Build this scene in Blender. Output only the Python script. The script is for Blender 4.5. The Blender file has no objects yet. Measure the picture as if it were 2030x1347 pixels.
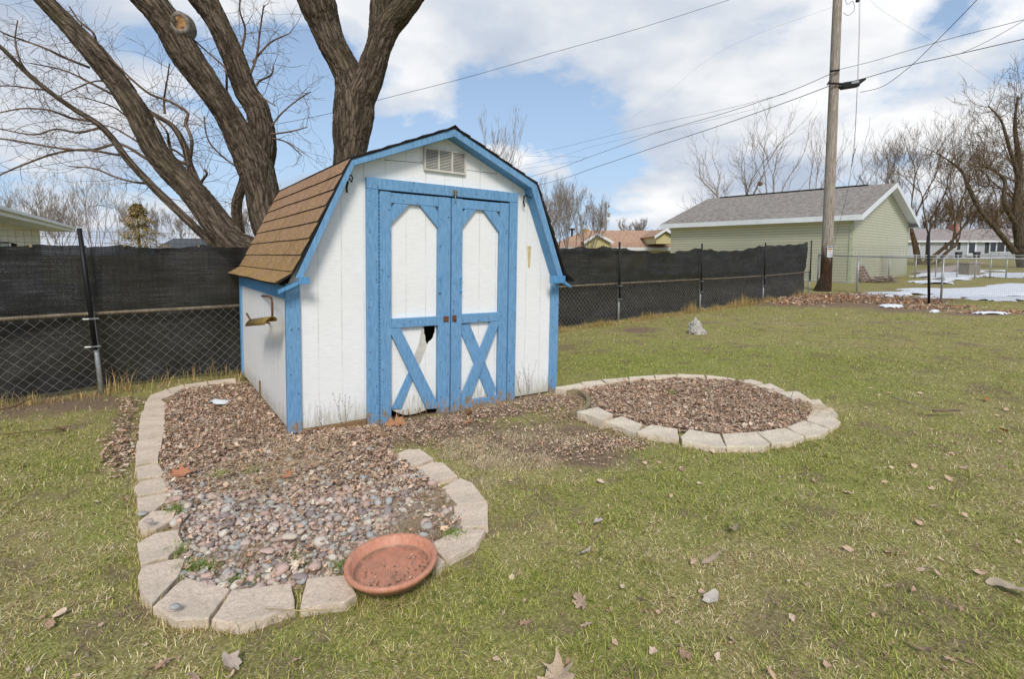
import bpy, bmesh, math, random
import numpy as np
from mathutils import Vector, Matrix, noise as mnoise
random.seed(7); rng = np.random.default_rng(7)
rad = math.radians
sc = bpy.context.scene
C = sc.collection
# ---------------------------------------------------------------- camera
F, CX, CY, PITCH, H = 1035., 1015., 594., rad(4.9), 1.5      # in pixels of the 2030 px wide photograph
cd = bpy.data.cameras.new('camera'); cam = bpy.data.objects.new('camera', cd); C.objects.link(cam)
cam.location = (0, 0, H); cam.rotation_euler = (math.pi/2 - PITCH, 0, 0)
cd.sensor_fit = 'HORIZONTAL'; cd.sensor_width = 36; cd.lens = F/2030*36
cd.shift_y = -(673.5-CY)/2030; cd.clip_start = .05; cd.clip_end = 3000
sc.camera = cam
# ---------------------------------------------------------------- light
SUN_EL, SUN_AZ = rad(42), rad(176)       # azimuth clockwise from +Y
w = bpy.data.worlds.new("World"); sc.world = w; w.use_nodes = True
nt = w.node_tree; N = nt.nodes; L = nt.links; N.clear()
def nd(t, **k):
    n = N.new(t)
    for a, b in k.items(): setattr(n, a, b)
    return n
out = nd('ShaderNodeOutputWorld'); bg = nd('ShaderNodeBackground'); bg.inputs[1].default_value = .09
sky = nd('ShaderNodeTexSky', sky_type='NISHITA', sun_disc=False)
sky.sun_elevation = SUN_EL; sky.sun_rotation = SUN_AZ; sky.air_density = 1.0; sky.dust_density = 1.2; sky.ozone_density = 2.0
tc = nd('ShaderNodeTexCoord'); sep = nd('ShaderNodeSeparateXYZ'); L.new(tc.outputs['Generated'], sep.inputs[0])
def mth(op, a, b=None, c=None):
    n = nd('ShaderNodeMath', operation=op)
    for i, v in enumerate((a, b, c)):
        if v is None: continue
        if isinstance(v, (int, float)): n.inputs[i].default_value = v
        else: L.new(v, n.inputs[i])
    return n.outputs[0]
zz = mth('MAXIMUM', mth('ADD', sep.outputs[2], .30), .15)
cb = nd('ShaderNodeCombineXYZ'); L.new(mth('DIVIDE', sep.outputs[0], zz), cb.inputs[0]); L.new(mth('DIVIDE', sep.outputs[1], zz), cb.inputs[1])
cb.inputs[2].default_value = 3.7
def noi(vec, scale, detail=8, rough=.55, dist=0.):
    n = nd('ShaderNodeTexNoise'); n.inputs['Scale'].default_value = scale; n.inputs['Detail'].default_value = detail
    n.inputs['Roughness'].default_value = rough; n.inputs['Distortion'].default_value = dist; L.new(vec, n.inputs['Vector']); return n.outputs[0]
def ramp(fac, stops):
    n = nd('ShaderNodeValToRGB'); e = n.color_ramp.elements
    while len(e) < len(stops): e.new(.5)
    for el, (p, c) in zip(e, stops): el.position = p; el.color = (*c, 1) if len(c) == 3 else c
    L.new(fac, n.inputs[0]); return n.outputs[0]
n1 = noi(cb.outputs[0], 1.35, 10, .58, .15)
def sky_dir(px, py):
    dx, dy = (px-1015)/1035., -(py-594)/1035.; c_, s_ = math.cos(PITCH), math.sin(PITCH); v = Vector((dx, c_+dy*s_, -s_+dy*c_)); return v.normalized()
bias = None
for px, py, rr, amp in ((1150, 90, .46, .13), (1450, 230, .28, .16), (1250, 330, .17, .12), (1800, 160, .34, .11), (800, 40, .2, .1), (640, 330, .13, .12), (180, 170, .3, .07), (100, 350, .3, .05), (1200, 300, .12, -.05),
                        (1180, 400, .26, -.17), (1520, 50, .12, -.15), (1430, 110, .10, -.12), (1890, 30, .09, -.13), (620, 130, .2, -.20), (300, 90, .18, -.12), (960, 230, .2, -.10), (1720, 290, .14, -.10), (560, 250, .16, -.16), (1400, 330, .1, .12)):
    dn = nd('ShaderNodeVectorMath', operation='DISTANCE'); L.new(tc.outputs['Generated'], dn.inputs[0]); dn.inputs[1].default_value = sky_dir(px, py)
    mr = nd('ShaderNodeMapRange', interpolation_type='SMOOTHSTEP'); L.new(dn.outputs['Value'], mr.inputs[0]); mr.inputs[1].default_value = 0; mr.inputs[2].default_value = rr; mr.inputs[3].default_value = amp; mr.inputs[4].default_value = 0
    bias = mr.outputs[0] if bias is None else mth('ADD', bias, mr.outputs[0])
mask = ramp(mth('ADD', n1, bias), [(.475, (0, 0, 0)), (.515, (.6, .6, .6)), (.57, (1, 1, 1))])
n2 = noi(cb.outputs[0], 1.7, 7, .52, .0)
cc = ramp(n2, [(.38, (3.9, 4.5, 5.5)), (.47, (5.0, 5.45, 6.2)), (.55, (6.4, 6.6, 6.9)), (.64, (7.8, 7.85, 7.95))])
# thin milky veil everywhere, thicker towards the horizon
veil = ramp(sep.outputs[2], [(0., (.9,)*3), (.12, (.68,)*3), (.35, (.42,)*3), (.7, (.2,)*3)])
mv = nd('ShaderNodeMixRGB'); L.new(veil, mv.inputs[0]); L.new(sky.outputs[0], mv.inputs[1]); mv.inputs[2].default_value = (3.9, 5.3, 7.3, 1)
mx = nd('ShaderNodeMixRGB'); L.new(mask, mx.inputs[0]); L.new(mv.outputs[0], mx.inputs[1]); L.new(cc, mx.inputs[2])
L.new(mx.outputs[0], bg.inputs[0]); L.new(bg.outputs[0], out.inputs[0])
sl = bpy.data.lights.new('sun', 'SUN'); sun = bpy.data.objects.new('sun', sl); C.objects.link(sun)
sl.energy = 1.75; sl.angle = rad(16); sl.color = (1, .95, .87)
sd = Vector((math.sin(SUN_AZ)*math.cos(SUN_EL), math.cos(SUN_AZ)*math.cos(SUN_EL), math.sin(SUN_EL)))
sun.rotation_euler = sd.to_track_quat('Z', 'Y').to_euler(); sun.location = (5, -8, 12)
sc.view_settings.view_transform = 'Standard'; sc.view_settings.look = 'None'; sc.view_settings.exposure = 0.52; sc.view_settings.gamma = 1
# ---------------------------------------------------------------- projection helpers (photo pixel <-> place)
cp, sp = math.cos(PITCH), math.sin(PITCH)
def ray(x, y):
    dx = (x-CX)/F; dy = -(y-CY)/F
    return Vector((dx, cp+dy*sp, -sp+dy*cp))
def gz(x, y):
    """ground height"""
    y = np.asarray(y, float); x = np.asarray(x, float)
    t = np.clip((y-15)/47., 0, 1); r = 1.0*t*np.where(t < .1, t/.1, 1)
    return r
def G(x, y, z=0.):
    r = ray(x, y); return Vector((0, 0, H)) + r*((z-H)/r.z)
def GG(x, y, dz=0.):
    z = 0.
    for i in range(8):
        p = G(x, y, z+dz); z = float(gz(p.x, p.y))
    return p
def D(x, y, Y):
    r = ray(x, y); return Vector((0, 0, H)) + r*(Y/r.y)
def proj(X, Y, Z):
    v = Z-H; f = Y*cp-v*sp; u = Y*sp+v*cp
    return CX+F*X/f, CY-F*u/f
# ---------------------------------------------------------------- noise in numpy
def _h(ix, iy, iz, s):
    n = (ix*374761393 + iy*668265263 + iz*2147483647 + s*1274126177) & 0xffffffff
    n = ((n ^ (n >> 13))*1274126177) & 0xffffffff
    n = ((n ^ (n >> 16))*2246822519) & 0xffffffff
    return ((n ^ (n >> 15)) & 0xffffff)/float(0xffffff)
def vn(x, y, z=0., s=0):
    x, y, z = np.broadcast_arrays(np.asarray(x, float), np.asarray(y, float), np.asarray(z, float))
    ix, iy, iz = np.floor(x).astype(np.int64), np.floor(y).astype(np.int64), np.floor(z).astype(np.int64)
    fx, fy, fz = x-ix, y-iy, z-iz
    fx, fy, fz = [t*t*(3-2*t) for t in (fx, fy, fz)]
    r = 0
    for a in (0, 1):
        for b in (0, 1):
            for c in (0, 1):
                wt = (fx if a else 1-fx)*(fy if b else 1-fy)*(fz if c else 1-fz)
                r = r + wt*_h(ix+a, iy+b, iz+c, s)
    return r
def fbm(x, y, z=0., o=4, s=0):
    r = 0; a = .5; t = 0
    for i in range(o):
        r = r + a*vn(np.asarray(x)*2**i, np.asarray(y)*2**i, np.asarray(z)*2**i, s+i); t += a; a *= .5
    return r/t
# ---------------------------------------------------------------- object helpers
def tag(o, label=None, cat=None, group=None, kind=None):
    if label: o['label'] = label
    if cat: o['category'] = cat
    if group: o['group'] = group
    if kind: o['kind'] = kind
    return o
def link(name, me, mat=None, parent=None, loc=None):
    o = bpy.data.objects.new(name, me); C.objects.link(o)
    if mat is not None and me is not None:
        for m in (mat if isinstance(mat, (list, tuple)) else [mat]): me.materials.append(m)
    if parent is not None: o.parent = parent
    if loc is not None: o.location = loc
    return o
def empty(name, loc=(0, 0, 0), rot=(0, 0, 0)):
    o = bpy.data.objects.new(name, None); o.empty_display_size = .1; C.objects.link(o); o.location = loc; o.rotation_euler = rot
    return o
def smooth(o):
    o.data.polygons.foreach_set('use_smooth', [True]*len(o.data.polygons)); return o
class MB:
    def __init__(s): s.v = []; s.f = []; s.m = []
    def add(s, vs, fs, m=0):
        b = len(s.v); s.v += [tuple(p) for p in vs]; s.f += [tuple(b+i for i in f) for f in fs]; s.m += [m]*len(fs); return s
    def box(s, x0, x1, y0, y1, z0, z1, m=0):
        return s.add([(x0,y0,z0),(x1,y0,z0),(x1,y1,z0),(x0,y1,z0),(x0,y0,z1),(x1,y0,z1),(x1,y1,z1),(x0,y1,z1)],
                     [(0,3,2,1),(4,5,6,7),(0,1,5,4),(1,2,6,5),(2,3,7,6),(3,0,4,7)], m)
    def prism(s, pts, a, b, axis='y', m=0):
        """polygon pts (2-D) extruded between a and b along an axis"""
        def P(p, t): return (p[0], t, p[1]) if axis == 'y' else ((t, p[0], p[1]) if axis == 'x' else (p[0], p[1], t))
        n = len(pts); vs = [P(p, a) for p in pts]+[P(p, b) for p in pts]
        fs = [tuple(range(n)), tuple(range(2*n-1, n-1, -1))]+[(i, i+n, (i+1) % n+n, (i+1) % n) for i in range(n)]
        return s.add(vs, fs, m)
    def quad(s, a, b, c, d, th=None, m=0):
        a, b, c, d = map(Vector, (a, b, c, d))
        if th is None: return s.add([a, b, c, d], [(0, 1, 2, 3)], m)
        n = (b-a).cross(d-a).normalized()*th
        return s.add([a, b, c, d, a-n, b-n, c-n, d-n], [(0,1,2,3),(7,6,5,4),(0,4,5,1),(1,5,6,2),(2,6,7,3),(3,7,4,0)], m)
    def tube(s, pts, r, k=6, m=0, cap=True):
        pts = [Vector(p) for p in pts]; n = len(pts); rs = r if isinstance(r, (list, tuple)) else [r]*n
        vs = []; up = Vector((0, 0, 1)); prev = None
        for i, p in enumerate(pts):
            t = (pts[min(i+1, n-1)]-pts[max(i-1, 0)]).normalized()
            if prev is None:
                a = t.orthogonal().normalized()
            else:
                a = (prev - t*prev.dot(t)); a = a.normalized() if a.length > 1e-6 else t.orthogonal().normalized()
            prev = a; b = t.cross(a)
            for j in range(k):
                q = 2*math.pi*j/k; vs.append(p+(a*math.cos(q)+b*math.sin(q))*rs[i])
        fs = [(i*k+j, i*k+(j+1) % k, (i+1)*k+(j+1) % k, (i+1)*k+j) for i in range(n-1) for j in range(k)]
        if cap: fs += [tuple(range(k-1, -1, -1)), tuple((n-1)*k+j for j in range(k))]
        return s.add(vs, fs, m)
    def build(s, name, mat, parent=None, sm=False, bevel=0, loc=None):
        me = bpy.data.meshes.new(name); me.from_pydata(s.v, [], s.f); me.update()
        bm = bmesh.new(); bm.from_mesh(me); bmesh.ops.recalc_face_normals(bm, faces=bm.faces)
        big = [f for f in bm.faces if len(f.verts) > 4]
        if big: bmesh.ops.triangulate(bm, faces=big)
        bm.to_mesh(me); bm.free()
        o = link(name, me, mat, parent, loc)
        if isinstance(mat, (list, tuple)) and not big: me.polygons.foreach_set('material_index', s.m)
        if sm: smooth(o)
        if bevel:
            b = o.modifiers.new('bevel', 'BEVEL'); b.width = bevel; b.segments = 2; b.limit_method = 'ANGLE'
        return o
def npmesh(name, V, Fq, mat=None, parent=None, col=None, attrs=None, sm=False):
    """V (n,3), Fq (m,k) all faces with k corners"""
    V = np.ascontiguousarray(V, np.float32); Fq = np.ascontiguousarray(Fq, np.int32)
    me = bpy.data.meshes.new(name); me.vertices.add(len(V)); me.vertices.foreach_set('co', V.ravel())
    m, k = Fq.shape; me.loops.add(m*k); me.loops.foreach_set('vertex_index', Fq.ravel())
    me.polygons.add(m); me.polygons.foreach_set('loop_start', np.arange(0, m*k, k, dtype=np.int32))
    me.polygons.foreach_set('loop_total', np.full(m, k, np.int32))
    if sm: me.polygons.foreach_set('use_smooth', np.ones(m, bool))
    me.update(calc_edges=True)
    if col is not None:
        a = me.attributes.new('Col', 'FLOAT_COLOR', 'POINT'); c4 = np.ones((len(V), 4), np.float32); c4[:, :3] = col; a.data.foreach_set('color', c4.ravel())
    for nm, val in (attrs or {}).items():
        val = np.asarray(val, np.float32)
        if val.ndim == 1: a = me.attributes.new(nm, 'FLOAT', 'POINT'); a.data.foreach_set('value', val)
        else: a = me.attributes.new(nm, 'FLOAT_VECTOR', 'POINT'); a.data.foreach_set('vector', val.ravel())
    return link(name, me, mat, parent)
def segtubes(segs, k=3):
    """segs: array (n,8) p0 p1 r0 r1 -> V,F of separate open tubes"""
    S = np.asarray(segs, float); p0, p1, r0, r1 = S[:, :3], S[:, 3:6], S[:, 6], S[:, 7]
    t = p1-p0; t /= np.maximum(np.linalg.norm(t, axis=1, keepdims=True), 1e-9)
    ref = np.where(np.abs(t[:, 2:3]) < .9, [[0, 0, 1.]], [[1., 0, 0]])
    a = np.cross(t, ref); a /= np.linalg.norm(a, axis=1, keepdims=True); b = np.cross(t, a)
    n = len(S); V = np.zeros((n, 2, k, 3))
    for j in range(k):
        q = 2*math.pi*j/k; o = a*math.cos(q)+b*math.sin(q)
        V[:, 0, j] = p0+o*r0[:, None]; V[:, 1, j] = p1+o*r1[:, None]
    base = (np.arange(n)*2*k)[:, None, None]
    j = np.arange(k); Fc = np.stack([j, (j+1) % k, k+(j+1) % k, k+j], 1)[None]
    return V.reshape(-1, 3), (base+Fc).reshape(-1, 4)
def smoothpath(P, n):
    P = [np.asarray(p, float) for p in P]; P = [2*P[0]-P[1]]+P+[2*P[-1]-P[-2]]; o = []; m = len(P)-3
    for i in range(m):
        for k in range(n):
            t = k/n; a, b, c, d = P[i:i+4]
            o.append(.5*((2*b)+(-a+c)*t+(2*a-5*b+4*c-d)*t*t+(-a+3*b-3*c+d)*t**3))
    o.append(P[-2]); return np.array(o)
# ---------------------------------------------------------------- materials
class MT:
    def __init__(s, name, rough=.8, metal=0., spec=.3):
        s.m = bpy.data.materials.new(name); s.m.use_nodes = True; s.n = s.m.node_tree.nodes; s.l = s.m.node_tree.links
        s.b = s.n['Principled BSDF']; s.b.inputs['Roughness'].default_value = rough; s.b.inputs['Metallic'].default_value = metal
        s.b.inputs['Specular IOR Level'].default_value = spec; s.tc = s.n.new('ShaderNodeTexCoord'); s.h = []
    def vec(s, scale=(1, 1, 1), attr=None, obj=True):
        mp = s.n.new('ShaderNodeMapping'); mp.inputs['Scale'].default_value = scale
        if attr: a = s.n.new('ShaderNodeAttribute'); a.attribute_name = attr; s.l.new(a.outputs['Vector'], mp.inputs[0])
        else: s.l.new(s.tc.outputs['Object'], mp.inputs[0])
        return mp.outputs[0]
    def noise(s, v, scale, detail=6, rough=.6, dist=0.):
        n = s.n.new('ShaderNodeTexNoise'); n.inputs['Scale'].default_value = scale; n.inputs['Detail'].default_value = detail
        n.inputs['Roughness'].default_value = rough; n.inputs['Distortion'].default_value = dist; s.l.new(v, n.inputs['Vector']); return n.outputs[0]
    def vor(s, v, scale, feat='F1', o='Distance'):
        n = s.n.new('ShaderNodeTexVoronoi'); n.feature = feat; n.inputs['Scale'].default_value = scale; s.l.new(v, n.inputs['Vector']); return n.outputs[o]
    def ramp(s, fac, stops):
        n = s.n.new('ShaderNodeValToRGB'); e = n.color_ramp.elements
        while len(e) < len(stops): e.new(.5)
        for el, (p, c) in zip(e, stops): el.position = p; el.color = (*c, 1) if isinstance(c, tuple) else (c, c, c, 1)
        s.l.new(fac, n.inputs[0]); return n.outputs[0]
    def mix(s, fac, a, b, mode='MIX'):
        n = s.n.new('ShaderNodeMixRGB'); n.blend_type = mode
        for i, v in enumerate((fac, a, b)):
            if isinstance(v, (int, float)): n.inputs[i].default_value = v if i == 0 else (v, v, v, 1)
            elif isinstance(v, tuple): n.inputs[i].default_value = (*v, 1)
            else: s.l.new(v, n.inputs[i])
        return n.outputs[0]
    def math(s, op, a, b=0., c=0.):
        n = s.n.new('ShaderNodeMath'); n.operation = op
        for i, v in enumerate((a, b, c)):
            if isinstance(v, (int, float)): n.inputs[i].default_value = v
            else: s.l.new(v, n.inputs[i])
        return n.outputs[0]
    def xyz(s, v=None):
        n = s.n.new('ShaderNodeSeparateXYZ'); s.l.new(v if v is not None else s.tc.outputs['Object'], n.inputs[0]); return n.outputs
    def attr(s, name, o='Fac'):
        n = s.n.new('ShaderNodeAttribute'); n.attribute_name = name; return n.outputs[o]
    def color(s, c): s.l.new(c, s.b.inputs['Base Color']); return s
    def roughs(s, c): s.l.new(c, s.b.inputs['Roughness']); return s
    def bump(s, h, strength=.5, dist=.01):
        n = s.n.new('ShaderNodeBump'); n.inputs['Strength'].default_value = strength; n.inputs['Distance'].default_value = dist; s.l.new(h, n.inputs['Height'])
        if s.h: s.l.new(s.h[-1], n.inputs['Normal'])
        s.h.append(n.outputs[0]); s.l.new(n.outputs[0], s.b.inputs['Normal']); return s
def simple(name, c, c2=None, scale=8, rough=.8, metal=0., bump=.2, bd=.005, sc3=(1, 1, 1), spec=.3):
    t = MT(name, rough, metal, spec); v = t.vec(sc3); n = t.noise(v, scale, 7, .65)
    c2 = c2 or tuple(x*.72 for x in c); t.color(t.ramp(n, [(.32, c2), (.66, c)]))
    if bump: t.bump(n, bump, bd)
    return t.m
def colmat(name, rough=.85, var=.25, scale=60, trans=0.):
    t = MT(name, rough); n = t.noise(t.vec(), scale, 4); a = t.attr('Col', 'Color')
    t.color(t.mix(1., a, t.ramp(n, [(.3, 1-var), (.7, 1+var*.4)]), 'MULTIPLY'))
    if trans: t.b.inputs['Subsurface Weight'].default_value = 0
    return t.m
def wood_paint(name, paint, seed=0., low=.12, wear=.50, rough=.55):
    """weathered painted board: paint with grain, chips to grey wood mostly near the bottom"""
    t = MT(name, rough, 0, .35); v = t.vec((14, 14, 2.2)); g = t.noise(v, 5, 8, .65, .3); vz = t.vec((1, 1, 1))
    big = t.noise(t.vec((9, 9, 3.0)), 3.1, 7, .7); z = t.xyz()[2]
    lowm = t.math('MULTIPLY', t.math('SUBTRACT', .22, z), .80); lowm = t.math('MAXIMUM', lowm, 0.0)
    chip = t.ramp(t.math('ADD', big, lowm), [(.70-.05*wear, 0.), (.72-.05*wear, 1.)])
    wood = t.ramp(g, [(.3, (.16, .11, .08)), (.7, (.42, .33, .26))])
    pc = t.ramp(g, [(.3, tuple(x*.68 for x in paint)), (.52, paint), (.72, tuple(min(1, x*1.15+.03) for x in paint))])
    cr = t.ramp(t.noise(t.vec((60, 60, 3.)), 2.4, 5, .6), [(.27, .52), (.335, 1.)])
    pc = t.mix(1., pc, cr, 'MULTIPLY')
    dirt = t.noise(vz, 5, 5); pc = t.mix(t.ramp(dirt, [(.45, 0.), (.75, .5)]), pc, (.19, .36, .54))
    t.color(t.mix(chip, pc, wood)); t.bump(g, .6, .006); t.bump(chip, -.5, .002); return t.m
M = {}
M['blue'] = wood_paint('blue_paint', (.155, .335, .56))
M['blue2'] = wood_paint('blue_trim_paint', (.10, .30, .55), wear=.3)
def siding(name, axis):
    t = MT(name, .6, 0, .3); X = t.xyz(); u = X[0] if axis == 'x' else X[1]
    base = (.88, .88, .865)
    fr = t.math('FRACT', t.math('DIVIDE', t.math('ADD', u, .06), .203))
    d = t.math('ABSOLUTE', t.math('SUBTRACT', fr, .5)); gro = t.ramp(d, [(.0, 1.), (.012, 1.), (.02, 0.)])
    f2 = t.math('FRACT', t.math('DIVIDE', t.math('ADD', u, .1), .1015)); d2 = t.math('ABSOLUTE', t.math('SUBTRACT', f2, .5)); g2 = t.ramp(d2, [(.0, .35), (.012, .3), (.02, 0.)])
    brush = t.noise(t.vec((5, 5, 60)), 2.2, 4, .6, .6)                  # horizontal paint strokes
    grain = t.noise(t.vec((22, 22, 2)), 6, 8, .65, .8)
    big = t.noise(t.vec(), 2.3, 5)
    c = t.ramp(brush, [(.3, (.78, .785, .79)), (.55, base), (.8, (.90, .90, .89))])
    c = t.mix(t.ramp(big, [(.45, 0.), (.8, .4)]), c, (.78, .76, .70))
    z = X[2]; low = t.math('SUBTRACT', .28, z); low = t.math('MAXIMUM', t.math('MULTIPLY', low, 1.3), 0.)
    lm = t.ramp(t.math('ADD', t.noise(t.vec((16, 16, 2.5)), 2.5, 6, .7), low), [(.62, 0.), (.9, .75)])
    c = t.mix(lm, c, (.42, .40, .31))
    gn = t.ramp(t.noise(t.vec((3, 3, 1.6)), 2, 4), [(.38, .08), (.66, .5)])
    gm = t.math('MULTIPLY', gro, gn); c = t.mix(gm, c, (.20, .19, .18)); c = t.mix(t.math('MULTIPLY', g2, .2 if axis == 'x' else 1.), c, (.42, .41, .40))
    t.color(c); t.bump(brush, .25, .004); t.bump(grain, .22, .004); t.bump(gro, -.6, .006); return t.m
M['sidx'] = siding('white_siding', 'x'); M['sidy'] = siding('white_side_siding', 'y')
def shingle():
    t = MT('brown_shingle', .95, 0, .1); n = t.noise(t.vec(), 75, 3, .85); b = t.noise(t.vec(), 3.5, 6, .7); p = t.noise(t.vec((1, 1, 1)), 6, 5, .7)
    c = t.ramp(n, [(.36, (.13, .073, .035)), (.5, (.35, .205, .12)), (.62, (.57, .38, .265))])
    z = t.xyz()[2]; low = t.math('MULTIPLY', t.math('SUBTRACT', 1.9, z), .28)
    c = t.mix(t.ramp(t.math('ADD', b, low), [(.44, 0.), (.76, .6)]), c, t.ramp(n, [(.38, (.19, .12, .025)), (.6, (.43, .30, .065))])); c = t.mix(t.ramp(p, [(.5, 0.), (.66, .45)]), c, (.20, .11, .06))
    t.color(c); t.bump(n, .6, .006); return t.m
M['shingle'] = shingle()
M['tar'] = simple('shingle_edge', (.035, .03, .028), rough=.9)
M['pine'] = simple('bare_wood', (.36, .23, .12), (.17, .10, .05), 6, .85, bump=.5, sc3=(2, 2, 12))
M['vent'] = simple('vent_plastic', (.64, .62, .56), (.5, .48, .42), 9, .5, bump=.05)
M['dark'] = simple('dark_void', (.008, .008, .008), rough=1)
M['iron'] = simple('black_iron', (.03, .028, .03), rough=.5, metal=.6)
M['rust'] = simple('rusty_metal', (.24, .10, .045), (.07, .04, .025), 40, .8, metal=.2, bump=.4)
M['steel'] = simple('old_steel', (.38, .36, .32), (.2, .18, .15), 40, .5, metal=.5)
M['brass'] = simple('tarnished_olive_metal', (.36, .23, .07), (.16, .12, .03), 16, .5, metal=.35, bump=.3)
M['tape'] = simple('yellowed_tape', (.66, .56, .34), (.5, .40, .22), 20, .7)
M['nail'] = simple('nail_heads', (.05, .035, .03), rough=.7)
M['galv'] = simple('galvanised', (.46, .47, .47), (.30, .31, .31), 18, .45, metal=.55, bump=.1)
M['wire'] = simple('chain_wire', (.34, .315, .29), (.15, .13, .12), 9, .5, metal=.2, bump=0)
M['rail'] = simple('top_rail_metal', (.30, .25, .18), (.14, .105, .07), 10, .6, metal=.3, bump=.1)
M['blackm'] = simple('black_post', (.012, .012, .013), rough=.5, bump=.1)
M['cable'] = simple('cable_black', (.06, .06, .065), rough=.6, bump=0)
def cloth():
    t = MT('black_shade_cloth', .75, 0, .35)
    w1 = t.noise(t.vec((2, 2, 130)), 1.6, 4, .7); w2 = t.noise(t.vec((90, 90, 16)), 3, 3, .6); b = t.noise(t.vec((1, 1, 2.5)), 1.4, 4, .6); b2 = t.noise(t.vec((1, 1, 1)), 2.2, 3, .5)
    c = t.ramp(t.math('MULTIPLY', w1, w2), [(.17, (.004, .004, .005)), (.28, (.024, .024, .026)), (.38, (.17, .172, .18))])
    c = t.mix(t.ramp(b, [(.42, .75), (.62, 0.)]), c, (.011, .011, .012)); c = t.mix(t.ramp(b2, [(.55, 0.), (.8, .3)]), c, (.045, .05, .025))
    t.color(c); t.bump(w1, .3, .003); t.bump(w2, .4, .003)
    tr = t.n.new('ShaderNodeBsdfTransparent'); mx = t.n.new('ShaderNodeMixShader'); mx.inputs[0].default_value = .04
    t.l.new(t.b.outputs[0], mx.inputs[1]); t.l.new(tr.outputs[0], mx.inputs[2]); t.l.new(mx.outputs[0], t.n['Material Output'].inputs[0]); return t.m
M['cloth'] = cloth()
def block(name='edging_concrete', tint=(.74, .60, .47)):
    t = MT(name, .92, 0, .2); n = t.noise(t.vec(), 60, 6, .7); b = t.noise(t.vec(), 3, 5, .6); f = t.noise(t.vec(), 220, 2, .6)
    c = t.ramp(n, [(.25, tuple(x*.66 for x in tint)), (.5, tint), (.75, tuple(min(1, x*1.22) for x in tint))])
    c = t.mix(t.ramp(b, [(.42, 0.), (.68, .4)]), c, (.40, .32, .23)); c = t.mix(t.ramp(t.noise(t.vec(), 9, 7, .75), [(.58, 0.), (.72, .4)]), c, (.30, .25, .17)); c = t.mix(t.ramp(t.noise(t.vec(), 2.2, 3), [(.5, 0.), (.7, .35)]), c, (.66, .58, .48)); c = t.mix(t.ramp(f, [(.68, 0.), (.78, .6)]), c, (.16, .13, .10))
    t.color(c); t.bump(n, .9, .008); t.bump(f, .5, .004); return t.m
M['block'] = block(); M['block2'] = block('edging_concrete_pale', (.76, .65, .51)); M['timber'] = simple('wavy_edging_wood', (.33, .26, .16), (.19, .15, .085), 14, .9, bump=.5)
def terracotta():
    t = MT('terracotta_plastic', .5, 0, .4); n = t.noise(t.vec((1, 1, 1)), 7, 6, .65, .4); f = t.noise(t.vec(), 45, 5, .7); z = t.xyz()[2]
    c = t.ramp(f, [(.3, (.46, .185, .11)), (.7, (.62, .30, .195))])
    X = t.xyz(); flat = t.ramp(z, [(.004, 1.), (.006, 0.)]); rr2 = t.math('ADD', t.math('MULTIPLY', X[0], X[0]), t.math('MULTIPLY', X[1], X[1])); edge = t.math('MULTIPLY', t.ramp(t.math('ADD', t.math('MULTIPLY', rr2, 22.), t.math('MULTIPLY', t.math('SUBTRACT', t.noise(t.vec(), 14, 6, .75), .5), 1.2)), [(.42, 0.), (.66, .75)]), t.ramp(z, [(.006, 1.), (.012, 0.)]))
    dm = t.math('MULTIPLY', t.ramp(n, [(.42, 0.), (.62, .4)]), flat); c = t.mix(dm, c, (.17, .105, .07))
    n3 = t.noise(t.vec(), 4.2, 4, .5, 1.0); c = t.mix(t.math('MULTIPLY', t.ramp(n3, [(.5, 0.), (.72, .5)]), flat), c, (.68, .34, .25))
    c = t.mix(edge, c, (.15, .10, .065)); t.color(c); t.bump(f, .25, .002); return t.m
M['terra'] = terracotta()
def bark(name, dark, light, bumpd=.02, attr='bark', k=1.):
    t = MT(name, .95, 0, .15); v = t.vec((1, 1, 1), attr); vs = t.vec((1, 1, .22), attr)
    rd = t.noise(t.vec((1, 1, .12), attr), 19*k, 8, .75, .1); cr = t.vor(t.vec((1, 1, .15), attr), 17*k, 'DISTANCE_TO_EDGE'); b = t.noise(v, 1.6, 4)
    f = t.noise(v, 26*k, 5, .7)
    c = t.ramp(rd, [(.30, tuple(x*.3 for x in dark)), (.45, dark), (.56, light), (.74, tuple(min(1, x*1.4) for x in light))])
    c = t.mix(t.ramp(cr, [(.0, .8), (.11, 0.)]), c, tuple(x*.3 for x in dark))
    c = t.mix(t.ramp(b, [(.5, 0.), (.75, .45)]), c, (.135, .125, .055)); c = t.mix(.3, c, t.ramp(f, [(.3, tuple(x*.4 for x in dark)), (.7, light)]))
    t.color(c); t.bump(rd, 1., bumpd); t.bump(t.ramp(cr, [(0., 0.), (.12, 1.)]), .6, bumpd*.5); t.bump(f, .5, bumpd*.25); return t.m
M['bark'] = bark('maple_bark', (.050, .036, .025), (.245, .188, .138), .05)
M['twig'] = simple('twig_bark', (.23, .165, .12), (.11, .075, .055), 6, .9, bump=0)
M['twig_grey'] = simple('grey_twig_bark', (.38, .32, .28), (.22, .18, .155), 4, .9, bump=0)
M['twig_tan'] = simple('tan_twig_bark', (.22, .145, .08), (.10, .062, .032), 3, .9, bump=0)
M['knot'] = simple('sawn_limb_wood', (.44, .24, .10), (.02, .012, .008), 11, .9, bump=.5, sc3=(1, 1, 1)); M['callus'] = simple('pale_callus_bark', (.30, .26, .22), (.06, .048, .036), 9, .9, bump=.6)
M['leaf'] = colmat('dry_leaf', .8, .45, 55); M['blade'] = colmat('grass_blade', .75, .12, 40)
M['stonec'] = colmat('river_stone', .8, .35, 60)
M['mulch'] = simple('bed_soil', (.50, .37, .27), (.24, .165, .115), 30, 1., bump=.8, bd=.02)
M['snow'] = simple('snow', (.86, .88, .92), (.74, .77, .83), 5, .7, bump=.5, bd=.03)
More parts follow.
